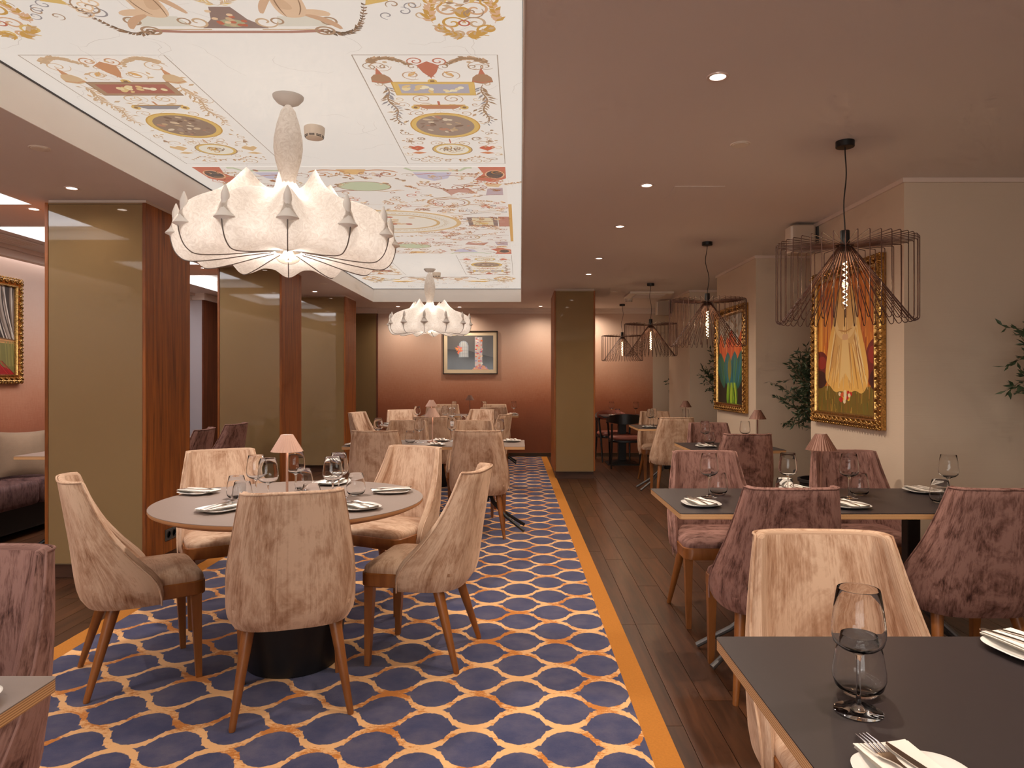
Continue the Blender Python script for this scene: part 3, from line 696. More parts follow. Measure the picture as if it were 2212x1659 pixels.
def chair(kind, x, y, deg, where):
    """deg = heading of the sitter in degrees (0 = +X, 90 = away from the camera)"""
    rz = math.radians(deg - 90); lab = f'{CNAME[kind]} dining chair {where}'; grp = f'{CNAME[kind]} dining chairs'
    if kind in protos: return copy_thing(protos[kind], (x, y, .010 if -2.2 < x < .5 else 0), rz, lab, grp)
    t = thing('dining_chair', lab, 'chair', (x, y, .010 if -2.2 < x < .5 else 0), rz, grp); sh, pi_, se = CH[kind]
    b = place('backrest', sh, t); place('piping', pi_, b); place('seat', se, t); r = place('seat_rail', RAIL, t)
    for sx in (-1, 1): place('leg', LEG_F, t, (sx * .200, .208, 0))
    place('leg', LEG_R, t, (.215, -.215, 0)); place('leg', LEG_L, t, (-.215, -.215, 0))
    protos[kind] = t; return t
CHAIRS = [
 ('beige', -1.70, 3.143, 34.7, 'left of the near round table, side on'),
 ('beige', -1.65, 3.95, -60, 'behind near round table, against the wood column'),
 ('beige', -.765, 4.15, -117, 'behind near round table, nearest the far rectangular table'),
 ('beige', -.458, 3.378, 170, 'right of the near round table, standing on open carpet'),
 ('beige', -.937, 2.885, 109, 'in front of near round table, back to the camera'),
 ('plum', -1.345, 1.49, -90, 'cut off at the lower left corner'),
 ('plum', 1.09, 3.93, -90, 'behind the long grey table, at its aisle end'),
 ('plum', 1.085, 3.06, 90, 'before the long grey table, its back hiding the plates'),
 ('plum', 1.925, 3.96, -91, 'behind the long grey table, under the robed painting'),
 ('plum', 1.90, 3.05, 90, 'before the long grey table, cut by the right edge'),
 ('beige', .828, 1.71, -92, 'facing us across the nearest grey table'),
 ('plum', 1.83, 6.62, -90, 'behind the small grey table, before the second pillar'),
 ('plum', 1.78, 5.76, 90, 'before the small grey table, back turned'),
 ('beige', 1.74, 8.06, 90, 'back turned at the farthest aisle table by the olive tree'),
 ('beige', 1.77, 9.05, -90, 'facing us at farthest aisle table next to dark armchairs'),
 ('beige', -1.18, 5.955, 90, 'before middle rectangular carpet table, left one, back turned'),
 ('beige', -.345, 5.96, 90, 'before middle rectangular carpet table, right one, back turned'),
 ('beige', -1.13, 6.85, -90, 'behind middle rectangular carpet table, left one, facing us'),
 ('beige', -.466, 6.85, -90, 'behind middle rectangular carpet table, right one, facing us'),
 ('beige', -1.80, 8.75, -15, 'left side of far round table, seen from the side'),
 ('beige', -1.50, 9.30, -62, 'behind far round table, left one, facing us'),
 ('beige', -.63, 9.42, -117, 'behind far round table, right one, facing us'),
 ('beige', -.42, 8.42, 165, 'right side of far round table, seen from the side'),
 ('beige', -1.02, 8.08, 95, 'before far round table, back turned to camera'),
 ('beige', -1.20, 11.28, -90, 'against the copper back wall, left of the two'),
 ('beige', -.42, 11.28, -90, 'against the copper back wall, right of the two'),
 ('beige', -1.20, 10.62, 90, 'before the farthest carpet table, left one, back turned'),
 ('beige', -.40, 10.62, 90, 'before the farthest carpet table, right one, back turned'),
 ('plum', -2.98, 6.05, 186, 'in the side room, nearer one beside the first column'),
 ('plum', -2.98, 6.78, 176, 'in the side room, farther one before the second column'),
]
for c in CHAIRS: chair(*c)

# dark armchairs with rust seats
def armchair(x, y, deg, where):
    t = thing('armchair', 'dark wooden curved-back armchair with rust pad ' + where, 'armchair', (x, y, 0), math.radians(deg - 90), 'dark curved armchairs')
    mb = MB(); mb.prism([(.24 * math.copysign(abs(math.cos(a)) ** .7, math.cos(a)), .01 + .23 * math.copysign(abs(math.sin(a)) ** .7, math.sin(a))) for a in [2 * math.pi * k / 28 for k in range(28)]], .415, .475, .02); mb.build('seat_pad', M_RUST, t)
    mb = MB(); mb.prism([(.245 * math.copysign(abs(math.cos(a)) ** .7, math.cos(a)), .01 + .235 * math.copysign(abs(math.sin(a)) ** .7, math.sin(a))) for a in [2 * math.pi * k / 28 for k in range(28)]], .38, .415, .004); mb.build('seat_frame', M_DARKWOOD, t)
    def band(u, ins, up):
        a = math.radians(lerp(-22, 202, u)); c = abs(math.sin(max(0, min(math.pi, a + 0)))) ; r = .285 - ins
        hz = .70 + .10 * (max(0, math.sin(a)) ** .8); th = .05 + .10 * max(0, math.sin(a)) ** 1.5
        return (r * math.cos(a), .03 - r * .95 * math.sin(a), hz - (0 if up else th))
    def prof(u, v):
        k = v * 4
        ins, up = ((0, 1), (0, 0), (.024, 0), (.024, 1), (0, 1))[int(round(k))]; return band(u, ins, up)
    mb = MB(); mb.grid(prof, 30, 4); mb.build('back_band', M_DARKWOOD, t)
    mb = MB(); mb.grid(lambda u, v: band(lerp(.1, .9, u), .027 + .012 * math.sin(v * math.pi), True)[:2] + (lerp(band(lerp(.1, .9, u), .02, False)[2] + .006, band(lerp(.1, .9, u), .02, True)[2] + .008, v),), 24, 6); mb.build('back_pad', M_RUST, t)
    for sx in (-1, 1):
        mb = MB(); mb.tube([(sx * .225, .20, 0), (sx * .235, .15, .40), (sx * .262, .11, .69)], [.011, .017, .013], 10); mb.build('leg', M_DARKWOOD, t)
        mb = MB(); mb.tube([(sx * .215, -.235, 0), (sx * .205, -.19, .40), (sx * .205, -.19, .66)], [.011, .017, .014], 10); mb.build('leg', M_DARKWOOD, t)
armchair(1.57, 10.52, 84, 'back turned to us'); armchair(1.48, 11.32, -80, 'against the copper wall')

# ------------------------------------------------------------------ tables
def foot_base(t, cx, cy, dark=False):
    b = bpy.data.objects.new('base', None)
    mb = MB(); mb.bbox(cx - .03, cx + .03, cy - .03, cy + .03, .25, .715, .004); p = mb.build('post', M_BLACK, t)
    mb = MB(); mb.box(cx - .2, cx + .2, cy - .03, cy + .03, .708, .724); mb.box(cx - .03, cx + .03, cy - .2, cy + .2, .708, .724); mb.build('bracket', M_BLACK, t, 0)
    for s_ in (0, 180):
        for d in (-22, 22):
            a = math.radians(s_ + d); mb = MB()
            mb.tube([(cx + .03 * math.cos(a), cy + .03 * math.sin(a), .33), (cx + .07 * math.cos(a), cy + .07 * math.sin(a), .24), (cx + .20 * math.cos(a), cy + .20 * math.sin(a), .12), (cx + .36 * math.cos(a), cy + .36 * math.sin(a), .016)], .014, 10)
            mb.build('foot_tube', M_BLACK if dark else M_GUN, t)
def rect_table(x0, x1, y0, y1, label, bases, top=M_LAMTOP, z0=0.0):
    cx, cy = (x0 + x1) / 2, (y0 + y1) / 2
    t = thing('dining_table', label, 'table', (cx, cy, z0), 0, 'rectangular dining tables'); a, b_ = (x1 - x0) / 2, (y1 - y0) / 2
    mb = MB(); mb.prism(rrect(-a, a, -b_, b_, .012, 3), .7245, .7475); mb.build('plywood_core', M_PLY, t, 30)
    mb = MB(); mb.prism(rrect(-a - .0005, a + .0005, -b_ - .0005, b_ + .0005, .012, 3), .7475, .75); mb.build('tabletop', top, t, 30)
    for bx in bases: foot_base(t, bx - cx, 0, top is not M_LAMTOP)
rect_table(.431, 1.86, .80, 1.555, 'nearest dark grey table, cut by the lower right corner', [.96, 1.45])
rect_table(.676, 2.36, 2.975, 3.655, 'long dark grey table with plywood edge below the nearest pendant', [1.2, 1.84])
rect_table(1.372, 2.12, 5.60, 6.28, 'small dark grey table beside the first pillar', [1.75])
rect_table(1.345, 2.11, 8.0, 8.72, 'farthest dark grey aisle table between two olive trees', [1.74])
rect_table(-1.476, .037, 5.80, 6.42, 'middle rectangular taupe table on the carpet', [-1.12, -.3], M_ROUNDTOP, .01)
rect_table(-1.50, -.03, 10.60, 11.20, 'farthest taupe table on carpet by the back wall', [-1.1, -.4], M_ROUNDTOP, .01)
rect_table(-2.3, -.870, .62, 1.325, 'taupe table corner at the lower left edge', [-1.9, -1.4], M_ROUNDTOP, .01)
rect_table(-3.73, -3.16, 5.17, 5.95, 'side room table corner before the linen cushion', [-3.42], M_ROUNDTOP)
rect_table(-3.73, -3.16, 6.3, 7.0, 'side room table facing the farther plum chair', [-3.42], M_ROUNDTOP)
def round_table(x, y, label):
    t = thing('round_table', label, 'table', (x, y, .010), 0, 'round dining tables'); R = .60
    mb = MB(); mb.lathe([(R - .03, .720), (R - .003, .733), (R, .737), (R, .7475)], 72, close=False); mb.build('plywood_edge', M_COPLY, t, 50)
    mb = MB(); mb.lathe([(R, .7475), (R - .0005, .75), (0, .75)], 72, close=False); mb.build('tabletop', M_ROUNDTOP, t, 30)
    mb = MB(); mb.lathe([(0, .70), (.46, .70), (R - .03, .720), (0, .72)], 72, close=False); mb.build('underside', M_BLACK, t, 40)
    mb = MB(); mb.lathe([(0, 0), (.20, 0), (.205, .004), (.265, .34), (.05, .36), (.05, .70)], 48, close=False); mb.build('drum_base', M_BLACK, t, 40)
M_COPLY = pm('light_ply_edge', S(196, 140, 92), 0.5, noise=.2, nscale=(6, 6, 200))
round_table(-1.058, 3.27, 'near round taupe table set for five'); round_table(-1.10, 8.62, 'far round taupe table ringed by beige chairs')
t = thing('bistro_table', 'small black pedestal table between the dark armchairs', 'table', (1.58, 10.95, 0))
mb = MB(); mb.prism(rrect(-.33, .33, -.33, .33, .01, 3), .727, .75); mb.build('tabletop', M_LAMTOP, t, 30)
mb = MB(); mb.bbox(-.06, .06, -.06, .06, .05, .727, .004); mb.build('post', M_BLACK, t, 30)
mb = MB(); mb.add([(-.24,-.24,0),(.24,-.24,0),(.24,.24,0),(-.24,.24,0),(-.24,-.24,.012),(.24,-.24,.012),(.24,.24,.012),(-.24,.24,.012),(-.06,-.06,.06),(.06,-.06,.06),(.06,.06,.06),(-.06,.06,.06)],[(3,2,1,0),(0,1,5,4),(1,2,6,5),(2,3,7,6),(3,0,4,7),(4,5,9,8),(5,6,10,9),(6,7,11,10),(7,4,8,11),(8,9,10,11)]); mb.build('base', M_BLACK, t, 20)

# ------------------------------------------------------------------ tableware
TZ = .7505
wg = MB(); wg.lathe([(0, 0), (.0385, 0), (.0395, .0012), (.036, .0025), (.012, .006), (.0045, .013), (.0036, .03), (.0036, .085), (.0055, .096), (.014, .103), (.030, .109), (.040, .118), (.0438, .132), (.0432, .150), (.040, .175), (.0345, .209), (.0338, .2105), (.0332, .209), (.0385, .175), (.0416, .150), (.0422, .132), (.0385, .1195), (.029, .1115), (.012, .106), (0, .105)], 40, close=False)
WINE = wg.mesh('wine_glass', M_GLASS, 60)
tg = MB(); tg.lathe([(0, .001), (.026, 0), (.030, .002), (.041, .014), (.0455, .030), (.0450, .044), (.040, .075), (.0335, .104), (.0328, .1055), (.0322, .104), (.0385, .075), (.0435, .044), (.0440, .030), (.0395, .016), (.028, .008), (0, .007)], 40, close=False)
TUMB = tg.mesh('tumbler', M_GLASS, 60)
def plate_mesh():
    mb = MB(); V = []; Fc = []; n = 48
    def se(a, s_): 
        e = .62; return (s_ * math.copysign(abs(math.cos(a)) ** e, math.cos(a)), s_ * math.copysign(abs(math.sin(a)) ** e, math.sin(a)))
    rings = [(.040, 0), (.048, .0), (.062, .004), (.0830, .0115), (.0838, .0128), (.0825, .0136), (.064, .0075), (.050, .0045), (.02, .004)]
    for (s_, z) in rings:
        for k in range(n): x, y = se(2 * math.pi * k / n, s_); V.append((x, y, z))
    for l in range(len(rings) - 1):
        for i in range(n): j = (i + 1) % n; Fc.append((l*n+i, l*n+j, (l+1)*n+j, (l+1)*n+i))
    Fc.append(tuple(range(n - 1, -1, -1))); Fc.append(tuple(range((len(rings) - 1) * n, len(rings) * n)))
    return mb.add(V, Fc).mesh('plate', M_PORC, 50)
PLATE = plate_mesh()
nb = MB()
for z, dx, w_ in ((.0136, 0, .043), (.0160, .003, .042), (.0184, -.002, .0425)): nb.grid(lambda u, v, z=z, dx=dx, w_=w_: (dx + (u - .5) * 2 * w_, (v - .5) * .186 + .004, z + .002 * (2 * u - 1) ** 2 + .0015 * math.sin(v * 5 + u)), 6, 8); nb.grid(lambda u, v, z=z, dx=dx, w_=w_: (dx + (u - .5) * 2 * w_, (v - .5) * .186 + .004, z - .0016 + .002 * (2 * u - 1) ** 2 + .0015 * math.sin(v * 5 + u)), 6, 8, flip=True)
NAPK = nb.mesh('napkin', M_NAPKIN, 50)
def fork_mesh():
    mb = MB(); z = .0215; zz = lambda y: z + .004 * math.sin(max(0, min(1, (y + .09) / .18)) * math.pi) + (.004 if y > .07 else 0)
    w_ = [(-.090, .0030), (-.084, .0052), (-.06, .0050), (-.02, .0028), (.02, .0028), (.034, .0060), (.045, .0105), (.058, .0115)]
    V = []; Fc = []
    for (y, a) in w_: V += [(-a, y, zz(y)), (a, y, zz(y)), (a, y, zz(y) - .0018), (-a, y, zz(y) - .0018)]
    for l in range(len(w_) - 1):
        for i in range(4): j = (i + 1) % 4; Fc.append((l*4+i, l*4+j, (l+1)*4+j, (l+1)*4+i))
    Fc += [(0, 1, 2, 3), tuple(len(V) - 4 + i for i in (3, 2, 1, 0))]; mb.add(V, Fc)
    for k in range(4): x = -.0096 + k * .0064; mb.tube([(x, .057, zz(.057) - .001), (x, .08, zz(.075) + .001), (x * .95, .104, zz(.1) + .003)], [.0019, .0015, .0008], 6)
    return mb.mesh('fork', M_STEEL, 40)
FORK = fork_mesh()
def knife_mesh():
    mb = MB(); z = .0215; V = []; Fc = []
    w_ = [(-.095, -.004, .004, .0032), (-.09, -.0062, .0062, .0042), (-.03, -.0052, .0052, .0040), (-.005, -.0042, .0042, .0034), (.002, -.008, .004, .0016), (.04, -.0085, .0042, .0014), (.075, -.0070, .0042, .0012), (.092, -.002, .0040, .0010), (.097, .003, .0038, .0008)]
    for (y, a, b_, h_) in w_: V += [(a, y, z - h_ / 2), (b_, y, z - h_ / 2), (b_, y, z + h_ / 2), (a, y, z + h_ / 2)]
    for l in range(len(w_) - 1):
        for i in range(4): j = (i + 1) % 4; Fc.append((l*4+i, l*4+j, (l+1)*4+j, (l+1)*4+i))
    Fc += [(3, 2, 1, 0), tuple(len(V) - 4 + i for i in range(4))]
    return mb.add(V, Fc).mesh('knife', M_STEEL, 40)
KNIFE = knife_mesh()
def carp(x): return .010 if -2.2 < x < .5 else 0
def setting(x, y, deg, where):
    """deg: direction from the sitter to the table middle"""
    rz = math.radians(deg - 90); z = TZ + carp(x); R = Matrix.Rotation(rz, 3, 'Z')
    tag(place('side_plate', PLATE, None, (x, y, z), rz), 'white rounded square plate ' + where, 'plate', 'white side plates')
    tag(place('napkin', NAPK, None, (x, y, z), rz + .12), 'folded white napkin on the plate ' + where, 'napkin', 'folded napkins')
    d = R @ Vector((-.017, 0, .0)); tag(place('fork', FORK, None, (x + d.x, y + d.y, z), rz + .20), 'steel fork on the napkin ' + where, 'fork', 'table forks')
    d = R @ Vector((.016, -.004, .0)); tag(place('knife', KNIFE, None, (x + d.x, y + d.y, z), rz + .26), 'steel knife on the napkin ' + where, 'knife', 'table knives')
for s_ in [
 (-1.57, 3.43, -20, 'at left of near round table'), (-1.275, 2.98, 60, 'at front left of near round table'), (-.69, 3.03, 125, 'at front right of near round table'),
 (-.63, 3.46, 190, 'at right of near round table'), (-1.0, 3.74, -100, 'at back of near round table'),
 (.558, .972, 90, 'at the bottom edge of nearest grey table'), (1.065, 1.455, -80, 'at right edge of nearest grey table'),
 (.813, 3.165, 92, 'at aisle end of the long grey table'), (1.459, 3.125, 92, 'between the two plum chairs on long grey table'), (2.02, 3.53, -90, 'at back right of the long grey table'), (1.40, 3.57, -90, 'behind the plum chair back on long grey table'),
 (1.545, 5.86, 90, 'on the small grey table by first pillar'), (1.50, 8.20, 90, 'on the farthest aisle table'),
 (-.72, 6.30, -90, 'at back of middle carpet table by its lamp'), (-.71, 5.90, 90, 'at front of middle carpet table by its lamp'), (-.075, 6.26, -90, 'at right end of middle carpet table'), (-1.385, 5.90, 90, 'at left end of middle carpet table'),
 (-.12, 11.08, -90, 'at right end of the farthest carpet table'), (-1.58, 8.62, 0, 'at left of the far round table'), (-.86, 9.08, -110, 'at back of the far round table'),
 (1.43, 10.78, 90, 'on the small black table'),
 (-.985, 1.18, 90, 'at the lower left edge table')]: setting(*s_)
def glass(me, name, x, y, where, cat, grp):
    tag(place(name, me, None, (x, y, TZ + carp(x))), where, cat, grp)
for x, y, wh in [
 (-1.105, 3.083, 'on near round table left of lamp pole, front one'), (-1.085, 3.40, 'on near round table just behind the lamp pole'), (-1.205, 3.21, 'on near round table, leftmost wine glass there'), (-.836, 3.136, 'on near round table, front of the right pair'), (-.853, 3.307, 'on near round table, rear of the right pair'),
 (.579, 1.205, 'standing on nearest grey table'), (.908, 3.384, 'at aisle end of long grey table'), (1.569, 3.358, 'in the middle of long grey table'), (2.02, 3.32, 'at right end of long grey table'), (1.293, 3.40, 'on long grey table before the olive pot'),
 (1.565, 5.96, 'on the left of the small grey table'), (1.90, 5.95, 'on the right of the small grey table'), (1.54, 8.34, 'on the left of the farthest aisle table'), (1.60, 8.46, 'second from left on farthest aisle table'), (1.94, 8.27, 'on the right of the farthest aisle table'),
 (-.885, 6.16, 'left of the lamp on middle carpet table'), (-.61, 6.27, 'right of the lamp on middle carpet table'), (-.18, 6.06, 'at right end of middle carpet table'), (-1.26, 6.24, 'at left end of middle carpet table'),
 (-.82, 8.45, 'on the far round table, right side'), (-1.30, 8.86, 'on the far round table, left side'), (-.95, 8.90, 'on the far round table, back'),
 (-1.02, 10.85, 'on farthest carpet table left of its lamp'), (-.56, 10.85, 'on farthest carpet table right of its lamp'), (-.10, 10.80, 'at right end of the farthest carpet table'),
 (1.42, 10.95, 'on the left of the small black table'), (1.79, 10.90, 'on the right of the small black table')]: glass(WINE, 'wine_glass', x, y, 'stemmed wine glass ' + wh, 'wine glass', 'stemmed wine glasses')
for x, y, wh in [
 (-.79, 3.38, 'at right on near round table'), (-1.09, 3.545, 'right of lamp pole on near round table'), (-1.225, 3.10, 'front left on near round table'), (-1.327, 3.29, 'leftmost on near round table'), (-.90, 3.03, 'hidden low behind front chair on near round table'),
 (.614, 1.275, 'behind the wine glass on nearest grey table'), (.977, 3.471, 'at aisle end of long grey table'), (1.659, 3.445, 'in the middle of long grey table'), (1.93, 3.235, 'beside the right plum chair on long grey table'), (1.232, 3.28, 'behind the left plum chair on long grey table'),
 (1.65, 6.14, 'on the small grey table'), (1.66, 8.30, 'on the farthest aisle table'), (-.96, 6.13, 'on the middle carpet table'), (-.70, 8.70, 'on the far round table'), (1.50, 10.86, 'on the small black table')]: glass(TUMB, 'tumbler', x, y, 'clear stemless tumbler ' + wh, 'tumbler', 'stemless tumblers')

# table lamps with pleated shades
def pleat(r0, r1, z0, z1, n=30, d=.06):
    mb = MB(); k = n * 4
    def fn(u, v): 
        a = 2 * math.pi * u; r = lerp(r0, r1, v) * (1 + d * .5 * math.cos(n * a)); return (r * math.cos(a), r * math.sin(a), lerp(z0, z1, v))
    mb.grid(fn, k, 4, wrap=True); mb.grid(lambda u, v: (lambda p: (p[0] * .965, p[1] * .965, p[2]))(fn(u, v)), k, 4, flip=True, wrap=True); mb.uv = None; return mb
SHADE = {}
for kk, mm in (('c', M_COPPER), ('d', M_COPPERD)): SHADE[kk] = pleat(.071, .026, .222, .300).mesh('lamp_shade', mm, 60)
lb = MB(); lb.lathe([(0, 0), (.045, 0), (.046, .002), (.046, .010), (.044, .012), (.006, .012), (.0055, .014), (.0055, .285), (0, .285)], 28, close=False); LBASE = {'c': lb.mesh('lamp_stand', M_COPPER, 40), 'd': lb.mesh('lamp_stand', M_COPPERD, 40)}
lt = MB(); lt.lathe([(0, .299), (.0245, .299), (.0245, .2965), (0, .2965)], 24, close=False); LTOP = lt.mesh('top_cap', M_PORC, 40)
ld = MB(); ld.lathe([(0, .250), (.018, .250), (.018, .262), (0, .262)], 20, close=False); LDIF = ld.mesh('light_disc', M_LAMPON, 40)
def tlamp(x, y, k, where):
    t = thing('table_lamp', 'copper table lamp with pleated cone shade ' + where, 'table lamp', (x, y, TZ + carp(x)), .1, 'pleated copper table lamps')
    place('stand', LBASE[k], t); s_ = place('lamp_shade', SHADE[k], t); place('top_cap', LTOP, s_); place('light_disc', LDIF, t)
    d = bpy.data.lights.new('lamp_light', 'POINT'); d.energy = L_LAMP; d.color = WARM; d.shadow_soft_size = .012
    o = bpy.data.objects.new('lamp_light', d); COL.objects.link(o); o.parent = t; o.location = (.012, 0, .24)
tlamp(-1.084, 3.27, 'c', 'on the near round table'); tlamp(1.47, 3.44, 'd', 'on the long grey table'); tlamp(2.04, 6.05, 'd', 'on small grey table before the big olive tree')
tlamp(2.02, 8.60, 'd', 'on the farthest aisle table'); tlamp(-.775, 6.2, 'c', 'on the middle carpet table'); tlamp(-1.08, 8.55, 'c', 'on the far round table'); tlamp(-.79, 11.0, 'd', 'before the copper back wall')

# banquette and cushion in the side room
t = thing('banquette', 'plum velvet banquette bench along the side room wall', 'sofa', (X0, 6.0, 0))
def pad(mb, x0, x1, y0, y1, z0, z1, r):
    prof = [(r, 0), (r * .3, r * .3), (0, r)]
    V = []; Fc = []; levels = [(r, z0), (r * .29, z0 + r * .29), (0, z0 + r), (0, z1 - r), (r * .29, z1 - r * .29), (r, z1)]
    for (ins, z) in levels: 
        for p in rrect(x0 + ins, x1 - ins, y0 + ins, y1 - ins, max(.002, r - ins * .5), 3): V.append((p[0], p[1], z))
    n = 16
    for l in range(5):
        for i in range(n): j = (i + 1) % n; Fc.append((l*n+i, l*n+j, (l+1)*n+j, (l+1)*n+i))
    Fc += [tuple(range(n - 1, -1, -1)), tuple(range(5 * n, 6 * n))]
    mb.add(V, Fc, [(p[1] * .9 + p[0], p[2] + p[0]) for p in V])
for y0, y1 in ((-1.6, -.02), (.0, 1.58), (1.60, 3.2)):
    mb = MB(); pad(mb, .10, .63, y0, y1, .26, .46, .04); mb.build('seat_cushion', M_PLUM_DIM, t, 60)
    mb = MB(); pad(mb, .01, .15, y0, y1, .40, .78, .05); mb.build('back_cushion', M_PLUM_DIM, t, 60)
mb = MB(); mb.box(.01, .56, -1.58, 3.18, .06, .27); mb.build('plinth', M_BLACK, t, 0)
def cushion(loc, rot, label):
    mb = MB(); n = 14
    def fn(sgn):
        def f(u, v):
            x, y = 2 * u - 1, 2 * v - 1; e = (1 - abs(x) ** 2.2) * (1 - abs(y) ** 2.2); k = 1 - .10 * (abs(x) ** 2 * (1 - abs(y)) + 0) ; k2 = 1 - .10 * abs(y) ** 2 * (1 - abs(x))
            return (x * .205 * (1 - .09 * (1 - y * y)), y * .205 * (1 - .09 * (1 - x * x)), sgn * (.004 + .075 * max(0, e) ** .55))
        return f
    mb.grid(fn(1), n, n); mb.grid(fn(-1), n, n, flip=True); mb.uv = None
    o = mb.build('cushion', M_LINEN, None, 60); o.location = loc; o.rotation_euler = rot; tag(o, label, 'cushion')
cushion((-4.36, 6.16, .665), (math.radians(76), math.radians(0), math.radians(42)), 'square linen cushion leaning on the plum banquette')

# ------------------------------------------------------------------ wire pendants
def wire_mesh():
    mb = MB(); P = []
    def arc(cx, cz, r, a0, a1, n=4):
        for k in range(n + 1): a = math.radians(lerp(a0, a1, k / n)); P.append((cx + r * math.cos(a), 0, cz + r * math.sin(a)))
    P.append((.028, 0, .020)); arc(.316, .030, .008, 90, 0)
    arc(.308, -.345, .016, 0, -130, 6); P.append((.045, 0, -.005)); P.append((.030, 0, .012))
    mb.tube(P, .0021, 6, up=(0, 1, 0)); return mb.mesh('shade_wire', M_WIRE, 60)
WIRE = wire_mesh()
fb = MB(); pts = []
for k in range(97): a = k / 96 * 2 * math.pi * 8; zz = -.06 - .22 * k / 96; pts.append((.009 * math.cos(a), .009 * math.sin(a), zz))
fb.tube(pts, .0014, 5); FIL = fb.mesh('filament', M_FILA, 60)
bg = MB(); bg.lathe([(.012, -.03), (.0155, -.045), (.0165, -.07), (.0165, -.275), (.012, -.292), (0, -.298)], 20, close=False); BULB = bg.mesh('bulb', M_BULBGLASS, 60)
def pendant(x, y, n, where, sway):
    zs = 1.962; t = thing('wire_pendant', 'bronze wire cage pendant lamp ' + where, 'pendant lamp', (x, y, zs), 0, 'bronze wire pendant lamps')
    mb = MB(); mb.lathe([(0, H - zs - .030), (.042, H - zs - .030), (.044, H - zs - .028), (.044, H - zs), (0, H - zs)], 28, close=False); mb.build('ceiling_rose', M_BLACK, t)
    mb = MB(); pts = [(sway * math.sin(k / 16 * math.pi * 2) * math.sin(k / 16 * math.pi), 0, lerp(H - zs - .03, .09, k / 16)) for k in range(17)]
    mb.tube(pts, .0030, 8); mb.build('cable', M_BLACK, t)
    mb = MB(); mb.lathe([(0, .095), (.020, .095), (.022, .092), (.022, .02), (.026, .015), (.026, -.01), (0, -.01)], 24, close=False); mb.build('socket', M_BLACK, t)
    for k in range(n): place('shade_wire', WIRE, t, (0, 0, 0), 2 * math.pi * (k + .3) / n)
    b = place('bulb', BULB, t); place('filament', FIL, b)
    d = bpy.data.lights.new('pendant_light', 'POINT'); d.energy = L_PEND; d.color = (1, .68, .40); d.shadow_soft_size = .03
    o = bpy.data.objects.new('pendant_light', d); COL.objects.link(o); o.parent = t; o.location = (0, 0, -.17)
for y, wh, sw in ((3.50, 'nearest, over the long grey table', .008), (6.08, 'second nearest, before the bright leaf painting', -.02), (8.72, 'third in the row', -.015), (11.15, 'farthest, above the dark armchairs', .02)):
    pendant(1.615, y, 40, wh, sw)

# ------------------------------------------------------------------ cocoon chandeliers
def mat_cocoon():
    m = bpy.data.materials.new('cocoon_film'); m.use_nodes = True; nt = m.node_tree; N = nt.nodes; Lk = nt.links; N.clear()
    o = N.new('ShaderNodeOutputMaterial'); mx = N.new('ShaderNodeMixShader'); d = N.new('ShaderNodeBsdfDiffuse'); tr = N.new('ShaderNodeBsdfTranslucent')
    tc = N.new('ShaderNodeTexCoord'); vr = N.new('ShaderNodeTexNoise'); vr.inputs['Scale'].default_value = 26; vr.inputs['Detail'].default_value = 6; vr.inputs['Roughness'].default_value = .75; vr.inputs['Distortion'].default_value = 2.5
    Lk.new(tc.outputs['Object'], vr.inputs['Vector']); rp = N.new('ShaderNodeValToRGB'); rp.color_ramp.elements[0].position = .38; rp.color_ramp.elements[0].color = S(222, 213, 204); rp.color_ramp.elements[1].position = .6; rp.color_ramp.elements[1].color = S(242, 236, 229)
    Lk.new(vr.outputs['Fac'], rp.inputs[0]); Lk.new(rp.outputs[0], d.inputs[0]); Lk.new(rp.outputs[0], tr.inputs[0]); mx.inputs[0].default_value = .5
    Lk.new(d.outputs[0], mx.inputs[1]); Lk.new(tr.outputs[0], mx.inputs[2]); Lk.new(mx.outputs[0], o.inputs[0]); return m
M_COCOON = mat_cocoon()
M_RIB = pm('rib_wire', S(120, 108, 100), .5)
M_SAUCER = pm('saucer_film', S(246, 240, 233), .8)
NR = 12
V_PROF = [(.036, .44), (.042, .40), (.065, .36), (.13, .322), (.22, .292), (.32, .252), (.40, .205), (.45, .155), (.468, .115), (.458, .080), (.425, .055), (.37, .046), (.27, .052), (.15, .065), (.06, .075)]
R_PROF = [(.036, .44), (.042, .41), (.07, .375), (.14, .35), (.25, .332), (.36, .302), (.45, .262), (.505, .212), (.522, .150), (.515, .088), (.490, .036), (.44, .012), (.32, .026), (.18, .054), (.06, .075)]
def prof_at(P, v):
    k = v * (len(P) - 1); i = min(int(k), len(P) - 2); t = k - i
    p0, p1, p2, p3 = P[max(i-1, 0)], P[i], P[i+1], P[min(i+2, len(P)-1)]
    def cr(a, b_, c, d): return .5 * (2*b_ + (c-a)*t + (2*a-5*b_+4*c-d)*t*t + (3*b_-a-3*c+d)*t**3)
    return cr(p0[0], p1[0], p2[0], p3[0]), cr(p0[1], p1[1], p2[1], p3[1])
PK = 8
def cocoon(u, v):
    a = 2 * math.pi * u; c = abs(math.cos(NR * a / 2)); wt = c ** 3.2
    r0, z0 = prof_at(V_PROF, v); r1, z1 = prof_at(R_PROF, v); r, z = lerp(r0, r1, wt), lerp(z0, z1, wt)
    # inner ring of peaks
    c2 = abs(math.cos(PK * (a + .2) / 2)); c2 = .35 * c2 ** 6 + .65 * c2 ** 26; f = math.exp(-abs((v - .27) / .05) ** 1.3); z += .115 * c2 * f
    return (r * math.cos(a), r * math.sin(a), z)
mb = MB(); mb.grid(cocoon, NR * 16, 70, wrap=True); mb.uv = None; COC = mb.mesh('cocoon_shade', M_COCOON, 80)
